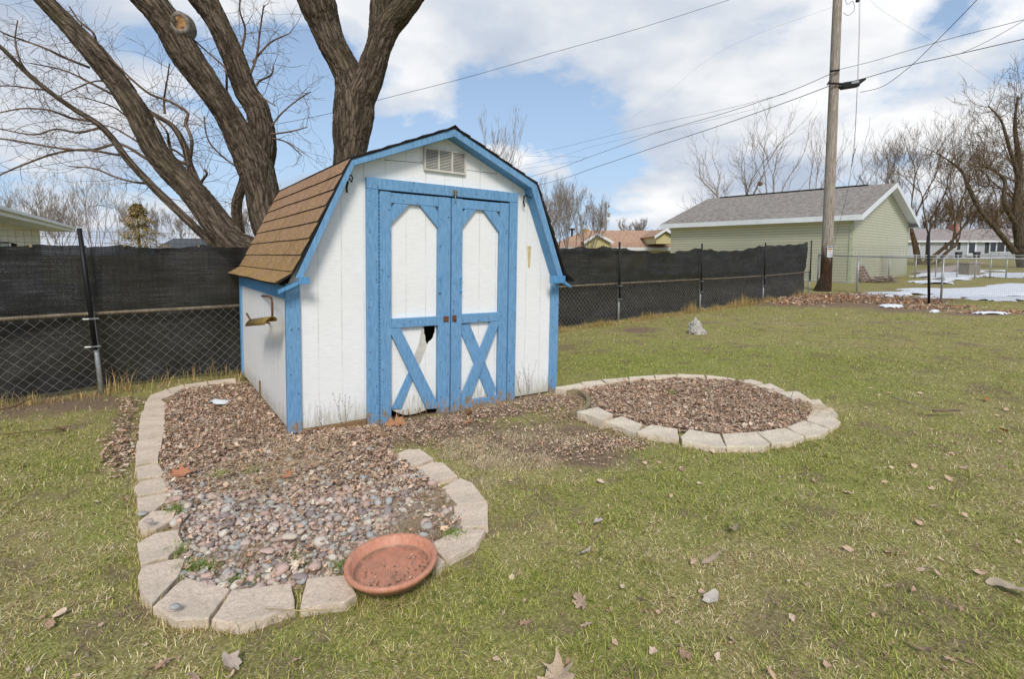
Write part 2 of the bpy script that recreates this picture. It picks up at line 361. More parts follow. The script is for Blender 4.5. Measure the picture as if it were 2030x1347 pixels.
M['whitestone'] = simple('white_limestone', (.62, .60, .57), (.26, .22, .18), 22, .9, bump=1., bd=.03)
def lawn():
    t = MT('lawn', 1., 0, .1); d = t.attr('dirt'); g = t.attr('green')
    f = t.noise(t.vec(), 55, 5, .75); m = t.noise(t.vec(), 5, 6, .65); p = t.noise(t.vec(), 1.1, 5, .6)
    gr = t.ramp(f, [(.3, (.11, .11, .025)), (.5, (.29, .29, .08)), (.72, (.54, .50, .19))])
    st = t.ramp(f, [(.3, (.14, .105, .045)), (.5, (.34, .27, .13)), (.74, (.60, .49, .27))])
    c = t.mix(t.ramp(t.math('ADD', t.math('MULTIPLY', m, .5), t.math('MULTIPLY', p, .6)), [(.42, 0.), (.66, .85)]), gr, st)
    c = t.mix(t.math('MULTIPLY', g, .8), c, t.ramp(f, [(.3, (.09, .125, .02)), (.5, (.25, .30, .06)), (.72, (.45, .47, .14))]))
    so = t.ramp(f, [(.3, (.13, .09, .06)), (.6, (.29, .21, .14)), (.8, (.47, .37, .26))])
    c = t.mix(t.ramp(t.math('ADD', d, t.math('MULTIPLY', t.math('SUBTRACT', m, .5), .9)), [(.3, 0.), (.7, 1.)]), c, so)
    t.color(c); t.bump(f, .7, .02); return t.m
M['lawn'] = lawn()
# ================================================================ ground
_A = G(575, 855); _c, _s = math.cos(rad(35)), math.sin(rad(35))
def shed_dip(x, y):
    dx, dy = np.asarray(x, float)-_A.x, np.asarray(y, float)-_A.y; u = dx*_c+dy*_s; v = -dx*_s+dy*_c
    ox_ = np.maximum(np.maximum(-u, u-2.92), 0); oy_ = np.maximum(np.maximum(-v, v-2.6), 0); return -(.062+.010*np.clip(u, 0, 3))*np.exp(-(ox_**2+oy_**2)/.30**2)
def gauss(px, py, spots):
    r = np.zeros_like(px)
    for (cx, cy, rx, ry, s) in spots: r = np.maximum(r, s*np.exp(-((px-cx)/rx)**2-((py-cy)/ry)**2))
    return r
DIRT = [(800, 840, 120, 26, 1.1), (950, 815, 110, 24, 1.1), (1060, 790, 60, 18, 1.0), (1080, 880, 190, 50, 1.05), (860, 850, 160, 30, 1.1), (1180, 905, 110, 32, .95), (1200, 830, 90, 30, .8), (130, 800, 190, 22, 1.), (20, 812, 120, 26, .8), (245, 880, 40, 90, .8),
        (1700, 598, 190, 13, 1.3), (1560, 600, 110, 10, 1.), (1810, 612, 120, 10, 1.), (1950, 622, 120, 7, .9), (1270, 655, 60, 9, .8), (1160, 780, 40, 16, .9), (1760, 640, 120, 5, .55), (1120, 690, 30, 12, .6),
        (700, 870, 200, 30, .9), (1930, 1190, 110, 35, .42), (1880, 1300, 140, 40, .4), (60, 1160, 100, 40, .3), (1300, 1060, 80, 25, .3), (1640, 1100, 60, 20, .3), (1400, 640, 60, 6, .5)]
GREEN = [(1400, 720, 420, 40, .8), (1700, 760, 300, 50, .6), (1480, 960, 220, 60, .7), (1250, 720, 160, 40, .9), (1450, 1020, 160, 50, .6), (210, 1050, 60, 90, .8), (1000, 1180, 180, 60, .5), (1300, 1290, 120, 40, .6),
         (120, 930, 120, 30, .5), (620, 1290, 180, 40, .4), (1260, 905, 60, 16, .9), (1760, 900, 220, 60, .4), (1500, 905, 180, 16, .8)]
PALE = [(1010, 910, 110, 40, 1.), (930, 880, 70, 25, .7), (820, 1030, 70, 30, .6), (1060, 880, 60, 18, .8), (1330, 1300, 40, 40, .5), (1280, 920, 60, 20, .3)]
def axis(lo, hi, step, far, g=1.12):
    a = list(np.arange(lo, hi+1e-6, step)); s = step
    while a[-1] < far: s *= g; a.append(a[-1]+s)
    s = step; b = []
    x = lo
    while x > -far: s *= g; x -= s; b.append(x)
    return np.array(b[::-1]+a)
xs = axis(-6, 9, .07, 700); ys = axis(.6, 12, .07, 900)
XX, YY = np.meshgrid(xs, ys, indexing='ij'); ZZ = gz(XX, YY) + (fbm(XX*1.6, YY*1.6, 0, 4, 3)-.5)*.035 + (fbm(XX*7, YY*7, 0, 2, 8)-.5)*.014*(YY < 14) - .012 + shed_dip(XX, YY)
PX, PY = proj(XX, np.maximum(YY, .8), ZZ)
pock = .55*np.clip((fbm(XX*5, YY*5, 0, 3, 78)-.54)*7, 0, 1)*(YY > .5)*(YY < 30); dirt = np.maximum(gauss(PX, PY, DIRT)*(YY > .8), pock); green = gauss(PX, PY, GREEN)*(YY > .8)
nx, ny = XX.shape; idx = np.arange(nx*ny).reshape(nx, ny)
Fq = np.stack([idx[:-1, :-1], idx[1:, :-1], idx[1:, 1:], idx[:-1, 1:]], -1).reshape(-1, 4)
ground = npmesh('ground', np.stack([XX, YY, ZZ], -1).reshape(-1, 3), Fq, M['lawn'], attrs={'dirt': dirt.ravel(), 'green': green.ravel()}, sm=True)
tag(ground, kind='structure')
def gh(x, y): return shed_dip(x, y) + gz(x, y) + (fbm(np.asarray(x)*1.6, np.asarray(y)*1.6, 0, 4, 3)-.5)*.035 + (fbm(np.asarray(x)*7, np.asarray(y)*7, 0, 2, 8)-.5)*.014*(np.asarray(y) < 14) - .012
# ---------------------------------------------------------------- bed outlines
LBq = [ # quads / polygons in photo pixels, top faces at .055 m
 [(412,756),(466,749),(468,755),(414,763)], [(365,762),(410,756),(412,763),(370,771)], [(333,771),(363,762),(369,771),(344,783)],
 [(298,784),(331,772),(343,782),(319,792),(290,796)], [(288,798),(318,793),(331,799),(329,809),(285,814)], [(281,816),(327,811),(327,827),(278,831)],
 [(277,833),(326,828),(329,846),(276,852)], [(275,855),(329,848),(329,863),(275,873)], [(271,875),(323,867),(319,890),(270,896)],
 [(268,898),(317,892),(313,915),(270,921)], [(269,924),(313,917),(328,942),(273,950)], [(266,966),(277,954),(337,944),(334,972),(273,984)],
 [(271,988),(335,976),(327,995),(309,1010),(275,1020)], [(273,1036),(302,1014),(349,1012),(344,1028),(309,1048),(281,1050)],
 [(271,1079),(309,1058),(354,1050),(363,1076),(333,1102),(279,1118)], [(273,1143),(283,1121),(367,1105),(352,1145),(301,1200),(278,1172)],
 [(357,1150),(372,1145),(456,1167),(414,1227),(352,1230),(303,1203)], [(460,1170),(576,1155),(586,1203),(472,1240),(421,1230)],
 [(609,1146),(686,1140),(706,1178),(682,1193),(593,1207)], [(830,1092),(846,1082),(882,1114),(868,1127),(838,1120)],
 [(850,1080),(919,1046),(961,1051),(944,1079),(886,1113)], [(900,1003),(967,999),(968,1043),(918,1044),(901,1030)],
 [(876,968),(912,948),(936,957),(966,995),(906,1000)], [(823,929),(858,917),(878,918),(907,943),(856,954)], [(781,902),(805,891),(832,890),(860,910),(814,923)]]
LBl = ['edging block farthest back, touching the shed corner beside the fence', 'second edging block from the shed corner, near the fence', 'narrow edging block where the bed starts to curve near the fence', 'edging block at the back left curve of the stone bed',
 'small slanted edging block just below the back left curve', 'short edging block under the back left curve, third down the straight left run', 'edging block in the left run beside the deepest leaf litter', 'edging block with a clean square face, middle of the left run',
 'edging block left of the leaf litter, below the square faced one', 'edging block partly crossed by dry straw in the left run', 'edging block whose inner end is buried in leaves', 'long edging block left of the orange oak leaf', 'edging block with two grey pebbles resting at its inner end',
 'half buried edging block split by pebbles on the left side', 'large edging block above the front left corner pair', 'big edging block forming the front left corner of the stone bed', 'wide edging block with a lone grey pebble on it at the front left', 'front edging block with grass in its left joint',
 'front edging block that touches the left of the terracotta saucer', 'edging block piece partly under the right rim of the terracotta saucer', 'edging block right of the terracotta saucer', 'rightmost edging block of the stone bed', 'edging block at the upper right of the stone bed with dry grass inside', 'second edging block from the shed side on the right end', 'pale edging block at the open end of the stone bed nearest the shed doors']
RBq = [[(1143,815),(1184,806),(1214,822),(1194,834)], [(1198,836),(1233,826),(1274,842),(1261,858)], [(1263,857),(1290,842),(1343,850),(1346,871)],
 [(1350,866),(1367,852),(1427,860),(1439,885),(1410,885),(1352,876)], [(1431,860),(1498,857),(1526,879),(1514,886),(1441,884)], [(1501,856),(1556,848),(1594,866),(1569,876),(1530,879)],
 [(1559,847),(1593,834),(1645,851),(1627,862),(1597,865)], [(1599,833),(1604,822),(1654,827),(1667,837),(1646,850)], [(1607,820),(1611,808),(1648,809),(1662,822),(1660,826)],
 [(1600,793),(1624,792),(1639,807),(1611,807)], [(1541,778),(1581,775),(1605,790),(1571,791)], [(1498,764),(1526,761),(1555,773),(1531,774)], [(1463,754),(1489,752),(1512,759),(1495,762)],
 [(1399,744),(1446,749),(1460,752),(1402,748)], [(1344,742),(1396,743),(1397,747),(1343,746)], [(1297,744),(1341,742),(1342,746),(1300,749)], [(1246,748),(1295,744),(1298,749),(1248,753)],
 [(1193,753),(1244,748),(1247,753),(1202,759)], [(1152,758),(1191,754),(1201,761),(1161,766)], [(1101,769),(1150,759),(1160,765),(1120,773)]]
RBl = ['high edging block at the left front of the round bed, next to the wavy edging', 'second edging block along the front left of the round bed', 'edging block left of the leaf filled gap in the round bed front', 'edging block right of the leaf filled gap in the round bed front',
 'frontmost edging block in the middle of the round bed front', 'edging block front right of centre in the round bed', 'wide edging block near the right end of the round bed', 'edging block at the far right corner of the round bed, crossed by a stalk', 'rounded edging block at the right tip of the round bed',
 'small edging block behind the right tip of the round bed', 'edging block behind the thin upright stem in the round bed', 'edging block back right of the round bed, left of the thin stem', 'short edging block at the back right of the round bed',
 'edging block at the back of the round bed beside the white chip', 'thin looking edging block right of the middle at the back of the round bed', 'edging block at the very middle of the back of the round bed', 'edging block left of the middle at the back of the round bed',
 'edging block at the back left of the round bed', 'second edging block from the shed along the back of the round bed', 'edging block touching the right front corner of the shed']
def edging(q, ztop, mat, label, grp, jit=0):
    P = [G(x, y, ztop) for x, y in q]; c = sum(P, Vector())/len(P); n = len(P); tilt = Vector((random.uniform(-.03, .03), random.uniform(-.03, .03), 0))
    # resampled outline, rings from the middle outwards then down
    out = []
    for i in range(n):
        a, b = P[i], P[(i+1) % n]; m = max(2, int((b-a).length/.03))
        out += [a.lerp(b, k/m) for k in range(m)]
    rings = []
    per = len(out)
    def rg(s, z, amp):
        r = []
        for i, p in enumerate(out):
            d = p-c; q2 = c+d*s
            nz = mnoise.noise(Vector((p.x*14, p.y*14, z*18+3)))
            r.append(Vector((q2.x+d.normalized().x*nz*amp, q2.y+d.normalized().y*nz*amp, z+tilt.dot(d)+mnoise.noise(Vector((q2.x*22, q2.y*22, 1.)))*.003)))
        return r
    for s in (.35, .7, .93): rings.append(rg(s, ztop, .0))
    rings.append(rg(.985, ztop-.001, .004)); rings.append(rg(1.0, ztop-.007, .008)); rings.append(rg(1.0, ztop-.03, .012)); rings.append(rg(.99, -.06, .006))
    vs = [Vector((c.x, c.y, ztop))]+[p for r in rings for p in r]
    fs = [(0, 1+i, 1+(i+1) % per) for i in range(per)]
    for k in range(len(rings)-1):
        a = 1+k*per; b = a+per; fs += [(a+i, b+i, b+(i+1) % per, a+(i+1) % per) for i in range(per)]
    me = bpy.data.meshes.new('edging_block'); me.from_pydata([tuple(v-Vector((c.x, c.y, 0))) for v in vs], [], fs); me.update()
    o = link('edging_block', me, mat, None, (c.x, c.y, 0)); tag(o, label, 'edging block', grp); return [(p.x, p.y) for p in P], (c.x, c.y)
blocks = []
for q, l in zip(LBq, LBl): blocks.append(edging(q, .028, M['block'], l, 'concrete blocks edging the stone bed'))
for i, (q, l) in enumerate(zip(RBq, RBl)): blocks.append(edging(q, .066 if i == 0 else (.038 if i < 10 else .058), M['block2'], l, 'concrete blocks edging the round bed'))
pw = [G(x, y, .045) for x, y in [(1122,774),(1148,774),(1164,785),(1167,799),(1156,810),(1132,819)]]
P = smoothpath([tuple(p) for p in pw], 6); mb = MB(); hw = .022
for i in range(len(P)-1):
    a, b = Vector(P[i]), Vector(P[i+1]); t = (b-a).normalized(); n = Vector((-t.y, t.x, 0))*hw
    if i == 0: n0 = n
    t2 = (Vector(P[min(i+2, len(P)-1)])-b); t2 = t2.normalized() if t2.length > 1e-5 else t; n1 = Vector((-(t+t2).y, (t+t2).x, 0)).normalized()*hw
    dn = Vector((0, 0, -.12)); mb.add([a+n0, b+n1, b-n1, a-n0, a+n0+dn, b+n1+dn, b-n1+dn, a-n0+dn], [(0,1,2,3),(0,4,5,1),(3,2,6,7),(7,6,5,4)]+([(0,3,7,4)] if i == 0 else [])+([(1,5,6,2)] if i == len(P)-2 else []))
    n0 = n1
tag(mb.build('wavy_edging', M['timber']), 'wavy dark timber edging strip between the shed corner and the round bed', 'garden edging')
def inpoly(x, y, poly):
    x = np.asarray(x); y = np.asarray(y); r = np.zeros(x.shape, bool); n = len(poly)
    for i in range(n):
        x0, y0 = poly[i]; x1, y1 = poly[(i+1) % n]
        c = ((y0 > y) != (y1 > y)) & (x < (x1-x0)*(y-y0)/((y1-y0) if y1 != y0 else 1e-9)+x0); r ^= c
    return r
LBin = [tuple(G(x, y, .03)[:2]) for x, y in [(520,745),(470,752),(414,763),(370,771),(340,784),(328,800),(327,830),(326,870),(316,900),(322,945),(330,975),(335,1000),(340,1030),(356,1050),(364,1078),(360,1110),(362,1147),(458,1168),(578,1154),(610,1146),(690,1140),(760,1110),(835,1088),(918,1045),(900,1010),(880,970),(850,952),(812,922),(782,903),(745,835),(620,835)]]
LBin_ext = LBin
RBin = [tuple(G(x, y, .03)[:2]) for x, y in [(1160,768),(1203,760),(1250,754),(1300,750),(1343,747),(1400,749),(1460,756),(1497,763),(1533,776),(1573,792),(1610,805),(1612,815),(1602,832),(1560,848),(1500,857),(1430,860),(1344,850),(1288,842),(1234,826),(1186,806),(1168,800),(1166,785),(1140,775)]]
def poly_sheet(poly, z, step, bumpf, name, mat):
    x0 = min(p[0] for p in poly); x1 = max(p[0] for p in poly); y0 = min(p[1] for p in poly); y1 = max(p[1] for p in poly)
    X, Y = np.meshgrid(np.arange(x0, x1+step, step), np.arange(y0, y1+step, step), indexing='ij')
    ins = inpoly(X, Y, poly); Z = bumpf(X, Y); n, m = X.shape; ix = np.arange(n*m).reshape(n, m)
    k = ins[:-1, :-1] | ins[1:, 1:] | ins[1:, :-1] | ins[:-1, 1:]
    f = np.stack([ix[:-1, :-1], ix[1:, :-1], ix[1:, 1:], ix[:-1, 1:]], -1)[k]
    us, inv = np.unique(f.ravel(), return_inverse=True)
    return tag(npmesh(name, np.stack([X.ravel()[us], Y.ravel()[us], Z.ravel()[us]], -1), inv.reshape(-1, 4), mat, sm=True), kind='structure')
def lbz(X, Y): return .004+shed_dip(X, Y)+(fbm(X*5, Y*5, 0, 4, 11)-.5)*.05
def rbz(X, Y): return .002+(fbm(X*4, Y*4, 0, 4, 12)-.5)*.06
poly_sheet(LBin, 0, .04, lbz, 'bed_soil', M['mulch']); poly_sheet(RBin, 0, .04, rbz, 'bed_soil', M['mulch'])
# ================================================================ shed
RT, RR = rad(35.0), rad(1.1)
A0 = G(575, 855)
shed = empty('garden_shed', A0, (0, RR, RT)); tag(shed, 'white wooden barn shaped shed with blue trim and a rotted left door', 'shed')
MS = Matrix.Translation(A0) @ Matrix.Rotation(RT, 4, 'Z') @ Matrix.Rotation(RR, 4, 'Y'); MI = MS.inverted()
def loc_ray(px, py): return MI @ Vector((0, 0, H)), MI.to_3x3() @ ray(px, py)
def FL(px, py, off=0.):
    o, r = loc_ray(px, py); t = (-off-o.y)/r.y; p = o+r*t; return (p.x, p.z)
def SL(px, py, off=0.):
    o, r = loc_ray(px, py); t = (-off-o.x)/r.x; p = o+r*t; return (p.y, p.z)
DP = 2.6
def wallp(name, polys, y0, y1, mat, parent=shed, axis='y'):
    mb = MB()
    for p in polys: mb.prism(p, y0, y1, axis)
    return mb.build(name, mat, parent)
kl, ap, kr = (.56, 2.24), (1.50, 2.62), (2.44, 2.24)
wallp('front_wall', [[(0,0),(.70,0),(.70,2.15),(.43,2.15),(.03,1.31),(0,1.25)], [(2.28,-.03),(2.91,-.03),(2.91,1.25),(2.90,1.31),(2.57,2.15),(2.28,2.15)],
    [(.47,2.15),(2.52,2.15),(2.50,2.295),(1.49,2.725),(.50,2.30)]], 0, .02, M['sidx'])
wallp('back_wall', [[(0,0),(2.91,0),(2.91,1.25),(2.50,2.29),(1.49,2.72),(.50,2.29),(0,1.25)]], DP-.02, DP, M['sidx'])
mb = MB(); mb.box(0, .02, .022, DP-.022, .0, 1.24); mb.build('side_wall', M['sidy'], shed)
mb = MB(); mb.box(2.89, 2.91, .022, DP-.022, -.03, 1.24); mb.build('side_wall', M['sidy'], shed)
mb = MB(); mb.box(.03, 2.88, .03, DP-.03, -.10, -.06); mb.build('floor', M['pine'], shed)
mb = MB(); mb.box(.02, .663, -.012, .03, -.13, -.004); mb.build('base_board', M['pine'], shed, bevel=.004)
# trim
T = M['blue']
def board(name, x0, x1, z0, z1, y0=-.045, y1=-.001, mat=T, bv=.003):
    mb = MB(); mb.box(x0, x1, y0, y1, z0, z1); return mb.build(name, mat, shed, bevel=bv)
board('door_header', .664, 2.318, 2.103, 2.203, -.05, -.001)
board('door_frame', .664, .770, -.075, 2.101, -.047); board('door_frame', 2.216, 2.318, -.06, 2.101, -.047)
board('corner_board', -.022, .090, -.02, 1.262, -.030); board('corner_board', 2.822, 2.932, -.06, 1.25, -.030)
mb = MB(); mb.box(-.020, -.001, .002, .035, -.02, 1.12); mb.build('corner_board', T, shed, bevel=.002)
mb = MB(); mb.box(-.022, -.001, DP-.075, DP+.02, 0, 1.125); mb.build('corner_board', T, shed, bevel=.002)
mb = MB(); mb.box(-.024, -.001, .037, DP+.02, 1.127, 1.24); mb.build('side_fascia', M['blue2'], shed, bevel=.002)
# doors
def brace(pts, y0=-.036, y1=-.003, name='brace', parent=None, mat=T):
    mb = MB(); mb.prism(pts, y0, y1, 'y'); return mb.build(name, mat, parent, bevel=.002)
def seg(p, q, w):
    a, b = Vector((p[0], p[1])), Vector((q[0], q[1])); d = (b-a).normalized(); n = Vector((-d.y, d.x))*w/2
    return [tuple(a+n), tuple(b+n), tuple(b-n), tuple(a-n)]
for side_ in (0, 1):
    dr = link('door', None, None, shed); dr['label'] = 'left shed door with a hole and rotted bottom' if side_ == 0 else 'right shed door with full blue X brace'
    def pb(name, x0, x1, z0, z1, y0=-.040, y1=-.003, mat=T, bv=.003):
        mb = MB(); mb.box(x0, x1, y0, y1, z0, z1); return mb.build(name, mat, dr, bevel=bv)
    if side_ == 0:
        pb('stile', .786, .893, -.095, 2.092); pb('stile', 1.378, 1.512, -.090, 2.088, -.040)
        pb('rail', .895, 1.376, 1.992, 2.086, -.037); pb('rail', .895, 1.384, .832, .920, -.043)
        xa, xb = .893, 1.378; low = [(1.378, -.0), (1.34, .02), (1.30, -.005), (1.25, -.02), (1.19, -.03), (1.12, -.035), (1.05, -.03), (.99, -.005), (.94, .025), (.893, .055)]
        hp = [(1.23, .835), (1.248, .79), (1.243, .762), (1.257, .735), (1.259, .70), (1.268, .665), (1.284, .635), (1.298, .668), (1.322, .680), (1.345, .705), (1.352, .735), (1.366, .758), (1.362, .80), (1.374, .835)]
        brace([(xa, 2.09), (xb, 2.09), (xb, .837), (xa, .837)], -.002, .012, 'door_panel', dr, M['sidx'])
        brace([(xa, .835)]+hp+[(xb, .835)]+low, -.002, .012, 'door_panel', dr, M['sidx'])
        brace([(.893, 1.80), (1.075, 1.99), (.93, 1.99), (.893, 1.945)], name='corner_brace', parent=dr)
        brace([(1.378, 1.785), (1.378, 1.935), (1.335, 1.99), (1.185, 1.99)], name='corner_brace', parent=dr)
        brace([(.893, .775), (.893, .83), (.985, .83), (1.378, .045), (1.376, -.005), (1.262, .005)], -.040, -.018, 'cross_brace', dr)
        brace([(.905, .055), (1.005, .045), (1.155, .395), (1.118, .47)], -.017, -.003, 'cross_brace', dr)
        brace([(1.135, .53), (1.195, .44), (1.275, .625), (1.262, .665), (1.257, .735), (1.243, .762), (1.248, .79), (1.215, .79), (1.19, .66)], -.0035, -.0025, 'bare_strip', dr, M['vent'])
        # rotten drips
        mb = MB()
        for k in range(9):
            x = random.uniform(.93, 1.33); mb.tube([(x, -.002, .02), (x+random.uniform(-.02, .02), -.006, -.02), (x+random.uniform(-.03, .03), -.01, -.05)], .003, 4)
        mb.build('splinter', M['pine'], dr)
    else:
        pb('stile', 1.524, 1.642, -.068, 2.086, -.044); pb('stile', 2.098, 2.206, -.055, 2.086)
        pb('rail', 1.644, 2.096, 1.992, 2.083, -.037); pb('rail', 1.644, 2.104, .838, .930, -.043); pb('rail', 1.644, 2.104, -.062, .028, -.043)
        xa, xb = 1.642, 2.098
        brace([(xa, 2.085), (xb, 2.085), (xb, -.05), (xa, -.05)], -.002, .012, 'door_panel', dr, M['sidx'])
        brace([(xa, 1.80), (1.80, 1.99), (1.68, 1.99), (xa, 1.945)], name='corner_brace', parent=dr)
        brace([(xb, 1.77), (xb, 1.93), (2.05, 1.99), (1.895, 1.99)], name='corner_brace', parent=dr)
        brace([(1.644, .83), (1.745, .837), (2.085, .105), (2.06, .03), (1.98, .03), (1.644, .75)], -.020, -.003, 'cross_brace', dr)
        brace([(2.0, .837), (2.098, .837), (2.098, .80), (1.755, .03), (1.644, .03), (1.644, .075)], -.040, -.0205, 'cross_brace', dr)
    # small strap hinges painted over
    hx = 1.39 if side_ == 0 else 1.628
    mb = MB()
    mb.box(hx-.008, hx+.008, -.052, -.0405, 1.16, 1.30); mb.box(hx-.014, hx+.014, -.056, -.0405, 1.285, 1.31); mb.box(hx-.014, hx+.014, -.056, -.0405, 1.15, 1.175); mb.build('pull_handle', M['blue2'], dr, bevel=.003)
# piano hinge line on left stile
mb = MB()
for k in range(56): mb.tube([(.778, -.040, -.06+k*.038), (.778, -.040, -.06+k*.038+.03)], .0055, 6)
mb.build('hinge', M['blue2'], shed)
# hasp and top latch
mb = MB(); mb.box(1.437, 1.492, -.0475, -.0405, .862, .918); mb.build('hasp_plate', M['rust'], shed, bevel=.002)
mb = MB(); mb.box(1.532, 1.58, -.0515, -.0445, .86, .925); mb.tube([(1.556, -.055, .905), (1.556, -.075, .885), (1.556, -.055, .865)], .006, 6); mb.build('hasp', M['rust'], shed, bevel=.002)
mb = MB(); mb.box(1.525, 1.575, -.056, -.0505, 2.115, 2.165); mb.tube([(1.55, -.062, 2.175), (1.55, -.062, 2.05)], .006, 6); mb.box(1.53, 1.57, -.07, -.056, 2.12, 2.13); mb.box(1.53, 1.57, -.07, -.056, 2.15, 2.16); mb.build('barrel_bolt', M['steel'], shed)
# nails
mb = MB()
for x0, x1, z0, z1, n, y in ((.67, .765, 0, 2.1, 16, -.0475), (.79, .89, .1, 2.05, 7, -.0405), (1.38, 1.51, .05, 2.0, 9, -.0405), (1.53, 1.64, .05, 2.0, 9, -.0445), (2.1, 2.2, .05, 2.0, 8, -.0405), (2.22, 2.31, 0, 2.08, 14, -.0475), (.68, 2.3, 2.115, 2.195, 14, -.0505), (0, .085, .05, 1.2, 8, -.0305), (2.83, 2.93, .05, 1.2, 5, -.0305), (.9, 1.37, 2.0, 2.08, 4, -.0375), (.9, 1.37, .84, .91, 3, -.0435), (1.66, 2.09, .845, .92, 3, -.0435)):
    for k in range(n):
        x = random.choice((x0+.18*(x1-x0), x1-.18*(x1-x0))) if x1-x0 < .2 else random.uniform(x0, x1); x += random.uniform(-.006, .006); z = random.uniform(z0, z1); r = random.uniform(.0035, .0065)
        mb.tube([(x, y, z), (x, y-.001, z)], r, 7)
mb.build('nail_heads', M['nail'], shed)['kind'] = 'stuff'
# vent: frame, divider, louvres
vt = [FL(841, 289, .02), FL(924, 305, .02), FL(923, 347, .02), FL(842, 338, .02)]
vx0, vx1, vz0, vz1 = vt[0][0], vt[2][0], (vt[2][1]+vt[3][1])/2, (vt[0][1]+vt[1][1])/2
ve = link('gable_vent', None, None, shed)
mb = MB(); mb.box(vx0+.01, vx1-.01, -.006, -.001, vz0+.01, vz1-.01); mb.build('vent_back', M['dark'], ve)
mb = MB(); fw = .016
mb.box(vx0, vx1, -.028, -.001, vz0, vz0+fw); mb.box(vx0, vx1, -.028, -.001, vz1-fw, vz1)
for k in range(4):
    xx = vx0+(vx1-vx0-fw)*k/3; mb.box(xx, xx+fw, -.027, -.001, vz0+fw+.0005, vz1-fw-.0005)
mb.build('vent_frame', M['vent'], ve)
mb = MB()
for c in range(3):
    a = vx0+(vx1-vx0-fw)*c/3+fw+.001; b = vx0+(vx1-vx0-fw)*(c+1)/3-.001
    for k in range(13):
        z = vz0+fw+(vz1-vz0-2*fw)*(k+.5)/13; mb.add([(a, -.024, z-.006), (b, -.024, z-.006), (b, -.007, z+.006), (a, -.007, z+.006), (a, -.024, z-.0035), (b, -.024, z-.0035), (b, -.007, z+.0085), (a, -.007, z+.0085)], [(0,1,2,3),(4,5,6,7),(0,1,5,4),(2,3,7,6)])
mb.build('louvre', M['vent'], ve)
# siding joint cracks
mb = MB()
for a, b in (((762, 317), (836, 323)), ((836, 320), (838, 326)), ((925, 337), (985, 345))):
    p, q = FL(*a), FL(*b); mb.prism(seg(p, q, .004), -.0012, .0005, 'y')
mb.build('siding_crack', M['nail'], shed)
# roof: rake boards, soffits, shingles
OF = .13
Lr = [FL(585, 551, OF), FL(693, 318, OF), FL(899, 256, OF), FL(1062, 366.7, OF), FL(1114.7, 550, OF)]
Li = [FL(599, 551, OF), FL(701, 328.5, OF), FL(899, 271, OF), FL(1052, 373.5, OF), FL(1105, 550, OF)]
Lr[3] = (Lr[3][0], Lr[3][1]); 
for i in range(4):
    mb = MB(); mb.prism([Lr[i], Lr[i+1], Li[i+1], Li[i]], -OF-.02, -OF, 'y'); mb.build('rake_board', M['blue'], shed, bevel=.0015)
mb = MB()
for i in range(4):
    (x0, z0), (x1, z1) = Li[i], Li[i+1]
    a = Vector((x0, 0, z0)); b = Vector((x1, 0, z1)); d = (b-a).normalized(); n = Vector((-d.z, 0, d.x))*.012
    if i < 2: pass
    mb.add([a+n*.2+Vector((0, -OF+.001, 0)), b+n*.2+Vector((0, -OF+.001, 0)), b+n*.2+Vector((0, -.002, 0)), a+n*.2+Vector((0, -.002, 0)), a+n*1.4+Vector((0, -OF+.001, 0)), b+n*1.4+Vector((0, -OF+.001, 0)), b+n*1.4+Vector((0, -.002, 0)), a+n*1.4+Vector((0, -.002, 0))],
           [(0,3,2,1),(4,5,6,7),(0,1,5,4),(2,3,7,6),(1,2,6,5),(0,4,7,3)])
mb.build('soffit', M['blue2'], shed)
for a, b in (((590, 549), (611, 563)), ((1087, 547), (1115.5, 561))):
    p, q = FL(*a, OF), FL(*b, OF); mb = MB(); mb.box(min(p[0], q[0]), max(p[0], q[0]), -OF-.045, -OF-.021, min(p[1], q[1]), max(p[1], q[1])); mb.build('eave_return', M['blue2'], shed, bevel=.002)
for s in (0, 1):
    x = (-.10, .06) if s == 0 else (2.86, 3.01); mb = MB()
    zz_ = ((1.215, 1.29) if s == 0 else (1.285, 1.21))
    mb.prism([(x[0], zz_[0]), (x[1], zz_[1]), (x[1], zz_[1]-.03), (x[0], zz_[0]-.03)], -OF-.02, -OF+.02, 'y'); mb.build('flare_board', M['blue2'], shed)
